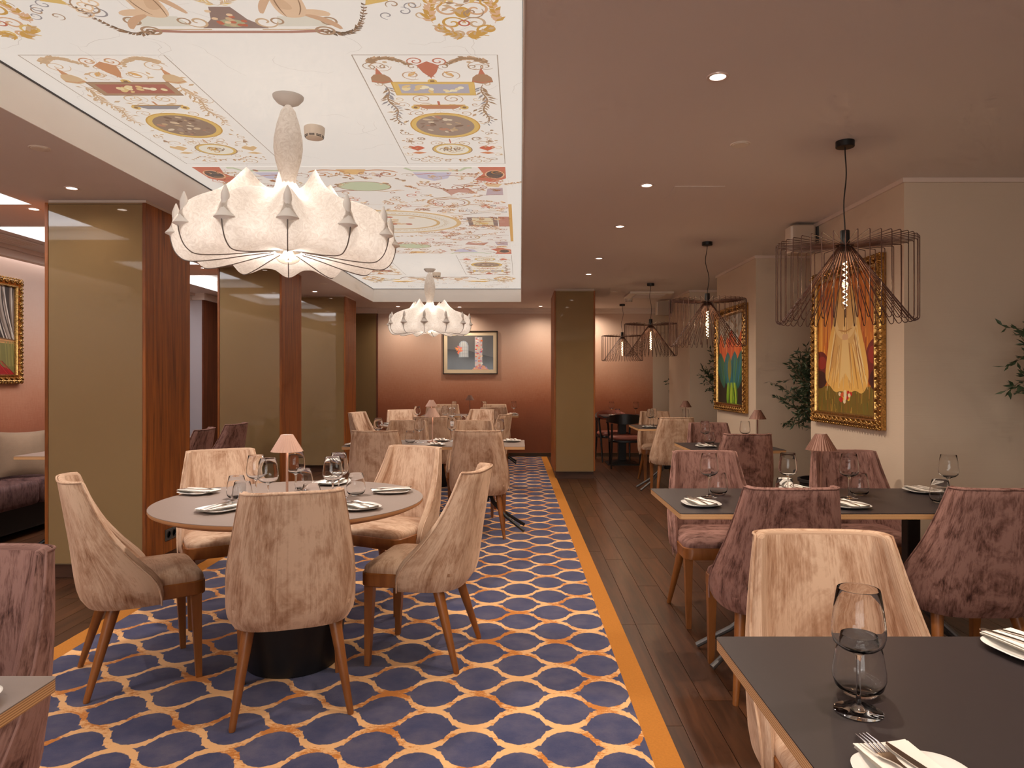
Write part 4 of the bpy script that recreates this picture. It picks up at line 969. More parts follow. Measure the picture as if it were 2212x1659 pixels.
mb = MB(); mb.lathe([(.004, .80), (.012, .795), (.034, .765), (.036, .760), (.037, .755), (.054, .70), (.067, .63), (.069, .58), (.060, .52), (.046, .47), (.038, .44), (.038, .40)], 28, close=False); STEM = mb.mesh('stem_sleeve', M_COCOON, 60)
mb = MB(); mb.lathe([(.046, .004), (.030, .022), (.019, .045), (.0165, .055), (.0165, .075), (.018, .078), (.0175, .100), (.010, .122), (.003, .140), (0, .142)], 20, close=False); mb.lathe([(.0, -.004), (.040, -.003), (.0475, .0), (.046, .004)], 20, close=False); mb.lathe([(.046, -.001), (.028, -.010), (.014, -.026), (.004, -.045)], 20, close=False); ARM = mb.mesh('candle_arm', M_SAUCER, 40)
ribp = []
for k in range(25):
    v = lerp(.575, .985, k / 24); r, z = prof_at(R_PROF, v); ribp.append((r + .001 if k < 12 else r, 0, z - (.002 if k > 10 else 0)))
mb = MB(); mb.tube(ribp, .0028, 6, up=(0, 1, 0)); RIBM = mb.mesh('rib', M_RIB, 60)
gb = MB(); gb.ball((0, 0, .058), .062, .062, .042, 24, 14); GLOBE = gb.mesh('glass_bowl', M_BULBGLASS, 60)
bb = MB(); bb.ball((0, 0, .068), .024, .024, .02, 16, 10); BLB = bb.mesh('bulb', pm('chandelier_bulb', (1, 1, 1, 1), .5, emit=(1, .93, .85, 1), es=14.0), 60)
cn = MB(); cn.lathe([(0, -.045), (.03, -.042), (.055, -.030), (.072, -.010), (.074, 0), (0, 0)], 32, close=False); CANO = cn.mesh('canopy', pm('canopy_white', S(206, 198, 190), .5), 50)
def chandelier(x, y, z, rz, where):
    t = thing('cocoon_chandelier', 'white cocoon chandelier with candle spikes ' + where, 'chandelier', (x, y, z), rz, 'white cocoon chandeliers')
    place('cocoon_shade', COC, t); place('stem_sleeve', STEM, t); place('canopy', CANO, t, (0, 0, FZ - z - .001))
    mb = MB(); mb.tube([(0, 0, .79), (0, 0, FZ - z - .04)], .004, 8); mb.build('suspension_rod', M_RIB, t)
    for k in range(NR):
        a = 2 * math.pi * k / NR; place('candle_arm', ARM, t, (.497 * math.cos(a), .497 * math.sin(a), .135), a); place('rib', RIBM, t, (0, 0, 0), a)
    g = place('glass_bowl', GLOBE, t); place('bulb', BLB, g)
    for (zz, e, rr) in ((.20, L_CHAND, .05),):
        d = bpy.data.lights.new('chandelier_light', 'POINT'); d.energy = e; d.color = NEUT; d.shadow_soft_size = rr
        o = bpy.data.objects.new('chandelier_light', d); COL.objects.link(o); o.parent = t; o.location = (0, 0, zz)
    d = bpy.data.lights.new('chandelier_downlight', 'SPOT'); d.energy = L_CHDOWN; d.color = NEUT; d.spot_size = math.radians(150); d.spot_blend = .8; d.shadow_soft_size = .05
    o = bpy.data.objects.new('chandelier_downlight', d); COL.objects.link(o); o.parent = t; o.location = (0, 0, .008)
chandelier(-1.135, 3.44, 1.862, math.radians(-72), 'hanging nearest, above the near round table')
chandelier(-1.14, 8.85, 1.862, math.radians(-60), 'hanging farther off, above the far round table')
chandelier(-1.14, -2.0, 1.862, math.radians(-60), 'added unseen behind the camera for fill')  # third chandelier added out of view for fill, at the row's spacing

# ------------------------------------------------------------------ olive trees
def olive(seed, label, loc, crown, rx, rz_, n, rot=0):
    rnd = random.Random(seed); t = thing('olive_tree', label, 'tree', loc, rot, 'potted olive trees')
    mb = MB(); mb.lathe([(0, 0), (.15, 0), (.155, .01), (.20, .42), (.215, .425), (.215, .45), (.195, .45), (.19, .40), (0, .40)], 32, close=False); pot = mb.build('pot', M_POT, t, 40)
    mb = MB(); 
    for k in range(120):
        a, r = rnd.uniform(0, 6.28), .185 * math.sqrt(rnd.random()); s_ = rnd.uniform(.012, .022); mb.ball((r * math.cos(a), r * math.sin(a), .405), s_, s_, s_ * .7, 6, 4)
    mb.build('mulch', M_SOIL, pot, 50)
    tk = MB(); base = [(0, 0, .38), (.02, .01, .6), (-.01, .02, .85), (.01, -.01, 1.05)]
    tk.tube(base, [.028, .024, .022, .018], 8); lv = MB()
    def leafat(p, d):
        L = rnd.uniform(.040, .068); wd = L * .15; d = d.normalized(); sd = d.cross(Vector((rnd.uniform(-1, 1), rnd.uniform(-1, 1), rnd.uniform(-.4, 1)))); sd = sd.normalized() if sd.length > .01 else Vector((1, 0, 0)); nn = d.cross(sd)
        lv.add([tuple(p), tuple(p + d * L * .5 + sd * wd + nn * .003), tuple(p + d * L), tuple(p + d * L * .5 - sd * wd + nn * .003)], [(0, 1, 2, 3)])
    nb_ = n
    for k in range(nb_):
        a = rnd.uniform(0, 6.28); el = rnd.uniform(-.55, 1.0); el = math.sin(el * 1.2)
        tip = Vector((rx * math.cos(a) * math.sqrt(max(.05, 1 - el * el)) * rnd.uniform(.6, 1.05), rx * math.sin(a) * math.sqrt(max(.05, 1 - el * el)) * rnd.uniform(.6, 1.05), crown + rz_ * el))
        s0 = Vector((0, 0, rnd.uniform(.85, 1.05))); mid = (s0 + tip) * .5 + Vector((rnd.uniform(-.06, .06), rnd.uniform(-.06, .06), .06))
        tip.z -= rnd.uniform(0, .08)
        pts = [s0.lerp(mid, q).lerp(mid.lerp(tip, q), q) for q in [i / 7 for i in range(8)]]
        tk.tube(pts, [.007 * (1 - .8 * i / 7) for i in range(8)], 5)
        for i in range(2, 8):
            for _ in range(5 if i > 3 else 3):
                p = pts[i - 1].lerp(pts[i], rnd.random()); dr = (pts[i] - pts[i - 1]).normalized() * .8 + Vector((rnd.uniform(-1, 1), rnd.uniform(-1, 1), rnd.uniform(-.8, .8)))
                leafat(p, dr)
        for _ in range(2):   # side twigs
            q = rnd.randint(3, 6); d = (Vector((rnd.uniform(-1, 1), rnd.uniform(-1, 1), rnd.uniform(-.6, .5)))).normalized() * rnd.uniform(.1, .2); e = pts[q] + d
            tk.tube([pts[q], pts[q] + d * .5 + Vector((0, 0, .01)), e], [.003, .0022, .001], 4)
            for i in range(9):
                p = pts[q].lerp(e, .2 + .8 * i / 8); leafat(p, d.normalized() * .9 + Vector((rnd.uniform(-1, 1), rnd.uniform(-1, 1), rnd.uniform(-.8, .8))))
    tk.build('trunk', M_BARK, t, 60); lv.build('leaves', M_LEAF, t, 0, kind='stuff')
olive(1, 'potted olive tree beside robed painting pillar, trunk and pot visible', (2.64, 6.12, 0), 1.22, .42, .46, 80)
olive(2, 'olive tree foliage entering at the right edge', (2.95, 3.56, 0), 1.50, .47, .34, 75)
olive(3, 'olive tree peeking behind the bright leaf painting', (2.64, 8.72, 0), 1.45, .42, .42, 60)
olive(5, 'farthest olive tree, a few twigs past the last pillar', (2.72, 11.3, 0), 1.30, .42, .42, 30)
# ------------------------------------------------------------------ painted surfaces: flat inks laid on their ground
class Ink:
    def __init__(s, fn, step=2e-5, flip=False): s.fn = fn; s.v = []; s.f = []; s.c = []; s.k = 0; s.step = step; s.flip = flip
    def poly(s, P, col):
        if len(P) < 3: return
        n = len(s.v); h = s.step * s.k; s.k += 1
        s.v += [s.fn(p[0], p[1], h) for p in P]; s.c += [col] * len(P)
        idx = list(range(n, n + len(P))); ar = sum(P[i][0] * P[(i + 1) % len(P)][1] - P[(i + 1) % len(P)][0] * P[i][1] for i in range(len(P)))
        if (ar < 0) != s.flip: idx.reverse()
        s.f.append(tuple(idx))
    def stroke(s, P, w_, col, taper=True):
        n = len(s.v); m = len(P); h = s.step * s.k; s.k += 1
        if m < 2: return
        for i in range(m):
            a, b_ = P[max(i - 1, 0)], P[min(i + 1, m - 1)]; dx, dy = b_[0] - a[0], b_[1] - a[1]; l = math.hypot(dx, dy) or 1
            t = i / (m - 1); ww = w_ * (.35 + .65 * math.sin(math.pi * min(1, max(0, t))) ** .6 if taper else 1) / 2
            for sg in (1, -1): s.v.append(s.fn(P[i][0] - dy / l * ww * sg, P[i][1] + dx / l * ww * sg, h)); s.c.append(col)
        for i in range(m - 1):
            q = (n + 2*i, n + 2*i + 1, n + 2*i + 3, n + 2*i + 2); s.f.append(tuple(reversed(q)) if s.flip else q)
    def ell(s, cx, cy, rx, ry, col, n=28, rot=0):
        c_, s_ = math.cos(rot), math.sin(rot)
        s.poly([(cx + rx * math.cos(a) * c_ - ry * math.sin(a) * s_, cy + rx * math.cos(a) * s_ + ry * math.sin(a) * c_) for a in [2 * math.pi * k / n for k in range(n)]], col)
    def ring(s, cx, cy, rx, ry, w_, col, n=36): s.stroke([(cx + rx * math.cos(2 * math.pi * k / n), cy + ry * math.sin(2 * math.pi * k / n)) for k in range(n + 1)], w_, col, False)
    def rect(s, x0, x1, y0, y1, col): s.poly([(x0, y0), (x1, y0), (x1, y1), (x0, y1)], col)
    def frame(s, x0, x1, y0, y1, w_, col): s.stroke([(x0, y0), (x1, y0), (x1, y1), (x0, y1), (x0, y0)], w_, col, False)
    def scroll(s, cx, cy, r, a0, turns, w_, col, d=1, leaf=None, rnd=random):
        P = []; n = int(22 * turns)
        for k in range(n + 1): t = k / n; a = a0 + d * turns * 2 * math.pi * t; rr = r * (1 - .88 * t); P.append((cx + rr * math.cos(a), cy + rr * math.sin(a)))
        s.stroke(P, w_, col)
        if leaf:
            for k in range(1, n, 4): s.leaf(P[k], math.atan2(P[k][1] - cy, P[k][0] - cx) + .5 * d, r * .35, leaf)
    def leaf(s, p, a, L, col, wd=.28):
        dx, dy = math.cos(a), math.sin(a); s.poly([p, (p[0] + dx*L*.45 - dy*L*wd*.5, p[1] + dy*L*.45 + dx*L*wd*.5), (p[0] + dx*L, p[1] + dy*L), (p[0] + dx*L*.45 + dy*L*wd*.5, p[1] + dy*L*.45 - dx*L*wd*.5)], col)
    def garland(s, P, L, col, col2, rnd, wd=.26):
        s.stroke(P, L * .12, col)
        for i in range(1, len(P)):
            a = math.atan2(P[i][1] - P[i-1][1], P[i][0] - P[i-1][0])
            for sg in (1, -1): s.leaf(P[i], a + sg * rnd.uniform(.4, .8), L * rnd.uniform(.7, 1.1) * (1 - .45 * i / len(P)), col if rnd.random() < .6 else col2, wd)
    def build(s, name, mat, parent=None):
        me = bpy.data.meshes.new(name); me.from_pydata(s.v, [], s.f); me.materials.append(mat)
        at = me.color_attributes.new('ink', 'FLOAT_COLOR', 'POINT'); at.data.foreach_set('color', [x for c in s.c for x in c]); me.update()
        o = bpy.data.objects.new(name, me); COL.objects.link(o); o.parent = parent; return o
def soft(P, it=3):
    for _ in range(it): P = [q for a, b_ in zip(P, P[1:] + P[:1]) for q in ((.75 * a[0] + .25 * b_[0], .75 * a[1] + .25 * b_[1]), (.25 * a[0] + .75 * b_[0], .25 * a[1] + .75 * b_[1]))]
    return P
def bez(*P, n=14):
    out = []
    for k in range(n + 1):
        t = k / n; Q = list(P)
        while len(Q) > 1: Q = [(lerp(a[0], b_[0], t), lerp(a[1], b_[1], t)) for a, b_ in zip(Q, Q[1:])]
        out.append(Q[0])
    return out

# printed, backlit ceiling
M_FRESCO = attr_mat('backlit_printed_film', .7, L_FRESCO)
fs = Ink(lambda u, v, h: (u, v, FZ - h), 1.2e-6, flip=True); rr = random.Random(11)
GROUND = S(240, 230, 219); GOLD, GOLD2, BRN, BRN2, RED, GREY, PEACH, LIL, GRN, FLESH, TAN = S(206, 158, 84), S(222, 184, 112), S(150, 116, 88), S(176, 142, 112), S(192, 110, 84), S(158, 148, 146), S(232, 196, 158), S(204, 194, 206), S(200, 202, 168), S(226, 190, 156), S(206, 172, 136)
RBR = S(178, 130, 112)
fs.rect(cx0 - .02, cx1 + .02, cy0 - .02, cy1 + .02, GROUND)
for k in range(190):       # hairline craquelure of the print
    x, y, a = rr.uniform(cx0, cx1), rr.uniform(1.5, cy1), rr.uniform(0, 6.28); P = [(x, y)]
    for _ in range(rr.randint(5, 12)): a += rr.uniform(-.9, .9); x += .035 * math.cos(a); y += .035 * math.sin(a); P.append((x, y))
    fs.stroke(P, .0022, S(214, 200, 188))
CX = -1.118; MIDY = 6.17
def figure(x, y, d, sc, yd=1):
    P = lambda px, py: (x + d * px * sc, y + yd * py * sc)
    fs.poly(soft([P(-.04, .02), P(.12, .04), P(.15, -.12), P(.12, -.28), P(.03, -.31), P(-.05, -.22), P(-.05, -.1)]), FLESH)
    fs.poly(soft([P(.02, -.05), P(.14, -.08), P(.13, -.26), P(.06, -.2)]), S(214, 176, 142)); fs.ell(*P(.075, -.35), .045 * sc, .05 * sc, FLESH); fs.ell(*P(.09, -.375), .04 * sc, .035 * sc, BRN)
    fs.stroke(bez(P(-.01, -.25), P(-.14, -.30), P(-.22, -.42), n=10), .05 * sc, FLESH); fs.stroke(bez(P(.1, -.25), P(.2, -.15), P(.24, -.02), n=10), .05 * sc, S(214, 174, 140))
    fs.stroke(bez(P(.08, -.02), P(-.12, -.05), P(-.17, .0), n=10), .075 * sc, FLESH); fs.stroke(bez(P(-.02, .0), P(-.15, .05), P(-.2, .17), n=10), .055 * sc, S(208, 166, 132))
    fs.stroke(bez(P(-.03, -.2), P(-.03, -.08), P(.02, 0), n=10), .008 * sc, BRN); fs.stroke(bez(P(.10, -.26), P(.13, -.12), P(.10, .02), n=10), .008 * sc, BRN)
def end_group(yb, yd):
    """yb: line of the plinth, yd=+1 when the group stands toward the camera side"""
    Yf = lambda t: yb - yd * t
    for d in (1, -1):
        fs.stroke([(CX, Yf(0)), (CX + d * .20, Yf(0)), (CX + d * .34, Yf(.01))], .02, RBR, False)
        fs.stroke([(CX + d * .10, Yf(.02)), (CX + d * .36, Yf(.02))], .008, TAN, False)
        fs.poly([(CX + d * .17, Yf(.045)), (CX + d * .36, Yf(.045)), (CX + d * .40, Yf(.10)), (CX + d * .33, Yf(.13)), (CX + d * .19, Yf(.12))], S(222, 212, 194))
        fs.ring(CX + d * .38, Yf(.085), .028, .028, .009, BRN2); fs.ring(CX + d * .18, Yf(.085), .022, .022, .008, BRN2)
        figure(CX + d * .29, Yf(.13), -d, .62, yd)
        P = bez((CX + d * .33, Yf(.02)), (CX + d * .44, Yf(-.07)), (CX + d * .50, Yf(.03)), (CX + d * .54, Yf(.20)), n=22); fs.garland(P, .034, BRN, S(120, 96, 76), rr, .5)
        fs.ring(CX + d * .345, Yf(.01), .035, .03, .011, BRN2); fs.ring(CX + d * .345, Yf(.01), .015, .012, .008, BRN)
        a, b_ = (CX + d * .545, Yf(.20)), (CX + d * .86, Yf(.34))
        fs.poly([a, (a[0] + d * .02, Yf(.28)), (a[0] + d * .10, Yf(.31)), (a[0] + d * .09, Yf(.23))], GOLD2)
        fs.poly([(a[0] + d * .10, Yf(.24)), (a[0] + d * .10, Yf(.31)), (a[0] + d * .27, Yf(.37)), (a[0] + d * .28, Yf(.30))], S(216, 196, 150)); fs.poly([(a[0] + d * .12, Yf(.255)), (a[0] + d * .12, Yf(.295)), (a[0] + d * .25, Yf(.345)), (a[0] + d * .255, Yf(.31))], GREY)
        fs.scroll(a[0] + d * .17, Yf(.29), .02, 0, 1.3, .007, PEACH); fs.poly([(a[0] + d * .29, Yf(.31)), (a[0] + d * .285, Yf(.37)), (a[0] + d * .35, Yf(.39)), (a[0] + d * .36, Yf(.33))], GOLD2); fs.poly([(a[0] + d * .30, Yf(.325)), (a[0] + d * .30, Yf(.36)), (a[0] + d * .34, Yf(.375)), (a[0] + d * .345, Yf(.34))], BRN)
        for k in range(6): fs.scroll(CX + d * rr.uniform(.6, .8), Yf(rr.uniform(.12, .22)), .03, rr.uniform(0, 6), 1.1, .006, rr.choice((BRN2, TAN, GREY)), d)
        # bird
        bx, by = CX + d * .98, Yf(.24); fs.ell(bx, by, .03, .012, BRN); 
        for q in (-.5, 0, .5): fs.leaf((bx, by), math.atan2(-yd, d * q), .06, S(128, 104, 82))
        fs.garland(bez((CX + d * .80, Yf(.40)), (CX + d * .88, Yf(.33)), (CX + d * .95, Yf(.36))), .03, BRN, TAN, rr)
    fs.poly([(CX - .13, Yf(.03)), (CX - .07, Yf(.10)), (CX - .04, Yf(.19)), (CX + .04, Yf(.19)), (CX + .07, Yf(.10)), (CX + .13, Yf(.03))], S(150, 124, 112)); fs.ell(CX, Yf(.07), .05, .03, S(176, 168, 132))
    for k in range(14): fs.ell(CX + rr.uniform(-.06, .06), Yf(rr.uniform(.05, .16)), .012, .01, rr.choice((RED, PEACH, TAN)))
    for d in (1, -1): fs.scroll(CX + d * .13, Yf(.08), .05, 0 if d > 0 else math.pi, 1.2, .011, TAN, d); fs.garland(bez((CX, Yf(.2)), (CX + d * .08, Yf(.24)), (CX + d * .14, Yf(.32))), .035, TAN, GOLD2, rr); fs.garland(bez((CX + d * .02, Yf(.22)), (CX + d * .05, Yf(.30)), (CX + d * .04, Yf(.38))), .03, FLESH, TAN, rr)
    # shields of scrollwork at both corners
    for d in (1, -1):
        sx, y0 = CX + d * .90, Yf(-.03)
        for e in (1, -1):
            for (px, py, r, a0, tn) in ((.045, .10, .05, 3.14, 1.4), (.09, .05, .05, 1.5, 1.3), (.05, .20, .055, 4.0, 1.3), (.11, .26, .045, 2, 1.2), (.03, .02, .03, 1, 1.2), (.04, .30, .04, 0, 1.2)):
                fs.scroll(sx + e * px, y0 - yd * py, r, a0 if e > 0 else math.pi - a0, tn, .012, rr.choice((GOLD, GOLD2, TAN, S(216, 170, 130))), e)
            fs.garland(bez((sx, y0 + yd * .01), (sx + e * .06, y0 - yd * .01), (sx + e * .10, y0 - yd * .07)), .05, GOLD, TAN, rr, .5); fs.garland(bez((sx + e * .12, y0 - yd * .10), (sx + e * .15, y0 - yd * .2), (sx + e * .06, y0 - yd * .33)), .05, S(220, 176, 140), GOLD, rr, .5)
            fs.leaf((sx + e * .01, y0), yd * (.8 + .5 * 0) + (0 if e > 0 else 1.5), .05, GOLD)
        fs.ell(sx, y0 - yd * .18, .03, .04, GOLD); fs.ring(sx, y0 - yd * .10, .02, .02, .008, RED)
end_group(2.80, 1); end_group(2 * MIDY - 2.80, -1)
def side_panel(sd, flipy):
    W_ = .62; xL = CX + sd * .71 - W_ / 2; 
    def Q(u, v):  # u 0..1 across, v metres from the outer end
        y = 2.995 + v; y = 2 * MIDY - y if flipy else y; return (xL + u * W_, y)
    D = 1.515
    edge = S(176, 156, 138); fs.stroke([Q(0, 0), Q(1, 0), Q(1, D), Q(0, D), Q(0, 0)], .005, edge, False)
    C1, C2, C3 = (S(168, 134, 102), S(196, 122, 96), S(198, 160, 126)) if sd > 0 else (TAN, S(206, 150, 110), S(214, 178, 140))
    for e in (0, 1):
        m_ = (lambda u: 1 - u) if e else (lambda u: u)
        fs.garland([Q(m_(.06 + .30 * t / 16), .085 - .055 * math.sin(math.pi * t / 16)) for t in range(17)], .042, C1, C3, rr, .7); fs.stroke([Q(m_(.06 + .30 * t / 16), .085 - .055 * math.sin(math.pi * t / 16)) for t in range(17)], .014, C1)
        def sc(u, v, r, a, tn, w_, c): p = Q(m_(u), v); fs.scroll(p[0], p[1], r, a, tn, w_, c, -1 if (e != flipy) else 1)
        sc(.15, .11, .055, 0, 1.6, .006, C3); sc(.42, .06, .04, 2, 1.5, .008, C2); sc(.36, .20, .05, 1, 1.5, .007, C3); sc(.38, .47, .055, 1, 1.7, .007, C3); sc(.40, .56, .04, 3, 1.4, .006, TAN); sc(.30, .66, .04, 3, 1.4, .006, C3); sc(.38, 1.12, .045, 2, 1.4, .006, C3); sc(.2, 1.12, .05, 2, 1.2, .006, C3); sc(.3, 1.45, .05, 2, 1.4, .007, TAN)
        # canopy with a leaf drop
        fs.poly([Q(m_(.045), .275), Q(m_(.055), .225), Q(m_(.085), .195), Q(m_(.125), .185), Q(m_(.165), .195), Q(m_(.195), .225), Q(m_(.205), .275), Q(m_(.125), .295)], S(178, 136, 104) if sd > 0 else S(214, 180, 140)); fs.stroke([Q(m_(.05), .262), Q(m_(.125), .28), Q(m_(.2), .262)], .008, C2, False); fs.poly([Q(m_(.10), .19), Q(m_(.125), .12), Q(m_(.15), .19)], C2)
        fs.garland([Q(m_(.125 + .02 * math.sin(t * .7)), .30 + .028 * t) for t in range(19)], .075, C1 if sd > 0 else TAN, GREY if sd > 0 else C3, rr, .22)
        sp_ = Q(m_(.33), .215); fs.leaf(sp_, (2.2 if e else .9) * (1 if flipy else -1), .07, S(222, 172, 110), .4)
        fs.poly([Q(m_(.08), 1.20), Q(m_(.10), 1.17), Q(m_(.14), 1.185), Q(m_(.18), 1.17), Q(m_(.22), 1.185), Q(m_(.24), 1.21), Q(m_(.16), 1.26)], S(208, 112, 84) if sd > 0 else S(222, 184, 136)); fs.poly([Q(m_(.09), 1.30), Q(m_(.16), 1.275), Q(m_(.24), 1.295), Q(m_(.16), 1.32)], S(214, 140, 96) if sd > 0 else S(222, 184, 136)); fs.poly([Q(m_(.1), 1.10), Q(m_(.13), 1.06), Q(m_(.16), 1.11)], BRN2)
        p = Q(m_(.30), .58); fs.ell(p[0], p[1], .022, .026, GOLD2); fs.ell(p[0], p[1], .010, .013, BRN)
        fs.garland([Q(m_(.5 - .36 * t / 9), 1.40 + .03 * math.sin(t * .8)) for t in range(10)], .032, S(190, 142, 92), TAN, rr, .5)
        for k in range(4): p = Q(m_(rr.uniform(.06, .2)), rr.uniform(.9, 1.05)); fs.leaf(p, rr.uniform(0, 6), .04, TAN)
        fs.garland([Q(m_(.5 - .27 * math.sin(t * .31)), .62 + .047 * t) for t in range(0, 11)], .024, S(200, 164, 120), TAN, rr)
    for k in range(46):
        u, v = rr.uniform(.05, .48), rr.uniform(.05, D - .05)
        if .25 < v < .45 and u > .16 or (u - .5) ** 2 * W_ ** 2 + (v - .84) ** 2 < .045: continue
        q = rr.random(); cc = rr.choice((TAN, C3, S(222, 190, 150), C1))
        for e in (0, 1):
            p = Q(1 - u if e else u, v)
            if q < .5: fs.scroll(p[0], p[1], rr.uniform(.02, .04), rr.uniform(0, 6), 1.3, .0055, cc, 1 if e else -1)
            elif q < .8: fs.leaf(p, rr.uniform(0, 6), rr.uniform(.03, .05), cc, .4)
            else: fs.ell(p[0], p[1], .011, .009, cc, 8)
    fs.poly([Q(.42, .10), Q(.5, .06), Q(.58, .10), Q(.55, .17), Q(.5, .23), Q(.45, .17)], C2); fs.garland([Q(.5, .16), Q(.5, .2), Q(.5, .24)], .04, C2, BRN, rr)
    p = Q(.5, .265); fs.ell(p[0], p[1], .022, .024, GOLD2); fs.rect(p[0] - .01, p[0] + .01, p[1] - .01, p[1] + .01, BRN)
    # framed relief
    fs.poly([Q(.19, .275), Q(.81, .275), Q(.81, .425), Q(.19, .425)], GOLD2 if sd > 0 else BRN2); fs.stroke([Q(.19, .275), Q(.81, .275), Q(.81, .425), Q(.19, .425), Q(.19, .275)], .007, GOLD if sd > 0 else BRN, False)
    fs.poly([Q(.235, .298), Q(.765, .298), Q(.765, .402), Q(.235, .402)], S(184, 174, 178) if sd > 0 else S(176, 112, 96))
    for k in range(16):
        p = Q(rr.uniform(.27, .73), rr.uniform(.32, .385)); fs.ell(p[0], p[1], rr.uniform(.012, .026), rr.uniform(.008, .018), rr.choice((S(236, 212, 164), S(226, 192, 136), S(240, 224, 188))), 10, rr.uniform(0, 3))
    # tazza
    p = Q(.5, .555); fs.poly([Q(.30, .55), Q(.7, .55), Q(.62, .60), Q(.38, .60)], S(196, 138, 104) if sd > 0 else GREY); fs.stroke([Q(.29, .548), Q(.71, .548)], .009, GOLD, False); fs.stroke([Q(.5, .50), Q(.5, .55)], .012, C2, False)
    # roundel
    p = Q(.5, .84 if True else 0); fs.ell(p[0], p[1], .186, .186, GOLD2, 40); fs.ring(p[0], p[1], .186, .186, .008, GOLD); fs.ell(p[0], p[1], .158, .158, S(158, 132, 112) if sd < 0 else S(166, 142, 124), 40)
    for k in range(34):
        a_, q_ = rr.uniform(0, 6.28), .135 * math.sqrt(rr.random()); fs.ell(p[0] + q_ * math.cos(a_), p[1] + q_ * math.sin(a_), rr.uniform(.008, .026), rr.uniform(.006, .018), rr.choice((S(134, 106, 88), S(196, 164, 128), S(212, 184, 152), S(150, 122, 104), S(188, 138, 112), S(222, 200, 172), S(170, 146, 128))), 10, rr.uniform(0, 3))
    for (a, b_, rx, ry, c) in () and ((-.06, -.07, .08, .04, S(120, 92, 76)), (.05, -.05, .07, .05, S(206, 172, 118)), (-.02, .0, .06, .05, S(222, 184, 158)), (.06, .04, .08, .04, S(132, 104, 92)), (-.08, .06, .06, .045, S(190, 160, 116)), (.02, .09, .09, .035, S(196, 148, 112)), (.0, -.01, .03, .05, S(206, 126, 104)), (-.09, -.01, .03, .06, S(176, 168, 146)), (.09, -.01, .03, .04, S(236, 214, 186)), (.05, .10, .04, .02, RED)): fs.ell(p[0] + a, p[1] + (b_ if not flipy else -b_), rx * .8, ry * .8, c, 14, rr.uniform(-.5, .5))
    p = Q(.5, 1.235); fs.ell(p[0], p[1], .118, .105, GOLD2, 32); fs.ell(p[0], p[1], .098, .086, S(238, 226, 206), 32); fs.ring(p[0], p[1], .118, .105, .007, BRN2)
    for k in range(8): fs.scroll(p[0] + rr.uniform(-.05, .05), p[1] + rr.uniform(-.04, .04), .03, rr.uniform(0, 6), 1.2, .008, rr.choice((GOLD, TAN, BRN)), 1)
    fs.stroke([Q(.5, 1.05), Q(.5, 1.12)], .02, C2)
for sd in (1, -1):
    for fy in (False, True): side_panel(sd, fy)
# dense central field of grotesques
Ya, Yb = 4.575, 2 * MIDY - 4.575
def scrolls(n, xr, yr, cols, r=(.025, .06)):
    for k in range(n):
        x, y = rr.uniform(*xr), rr.uniform(*yr); q = rr.random()
        for d in (1, -1):   # mirrored left / right like the print
            X = CX + d * x; c = rr.choice(cols)
            if q < .42: fs.scroll(X, y, rr.uniform(*r), rr.uniform(0, 6), rr.uniform(1, 1.7), rr.uniform(.006, .011), c, d, rr.choice((None, c)))
            elif q < .66: fs.garland(bez((X, y), (X + rr.uniform(-.1, .1), y + rr.uniform(-.08, .08)), (X + rr.uniform(-.16, .16), y + rr.uniform(-.1, .1)), n=7), rr.uniform(.03, .05), c, rr.choice(cols), rr, .4)
            elif q < .84:
                for _ in range(5): fs.ell(X + rr.uniform(-.035, .035), y + rr.uniform(-.03, .03), rr.uniform(.008, .022), rr.uniform(.006, .016), rr.choice((FLESH, TAN, c, BRN2, PEACH)), 9, rr.uniform(0, 3))
            else: fs.stroke(bez((X - .09, y), (X - .03, y + .05), (X + .03, y - .05), (X + .09, y)), .010, c)
fs.rect(CX - 1.02, CX + 1.02, Ya, Yb, S(238, 226, 214))
half = [(.05, 1.0), (Ya + .06, Yb - .06)]
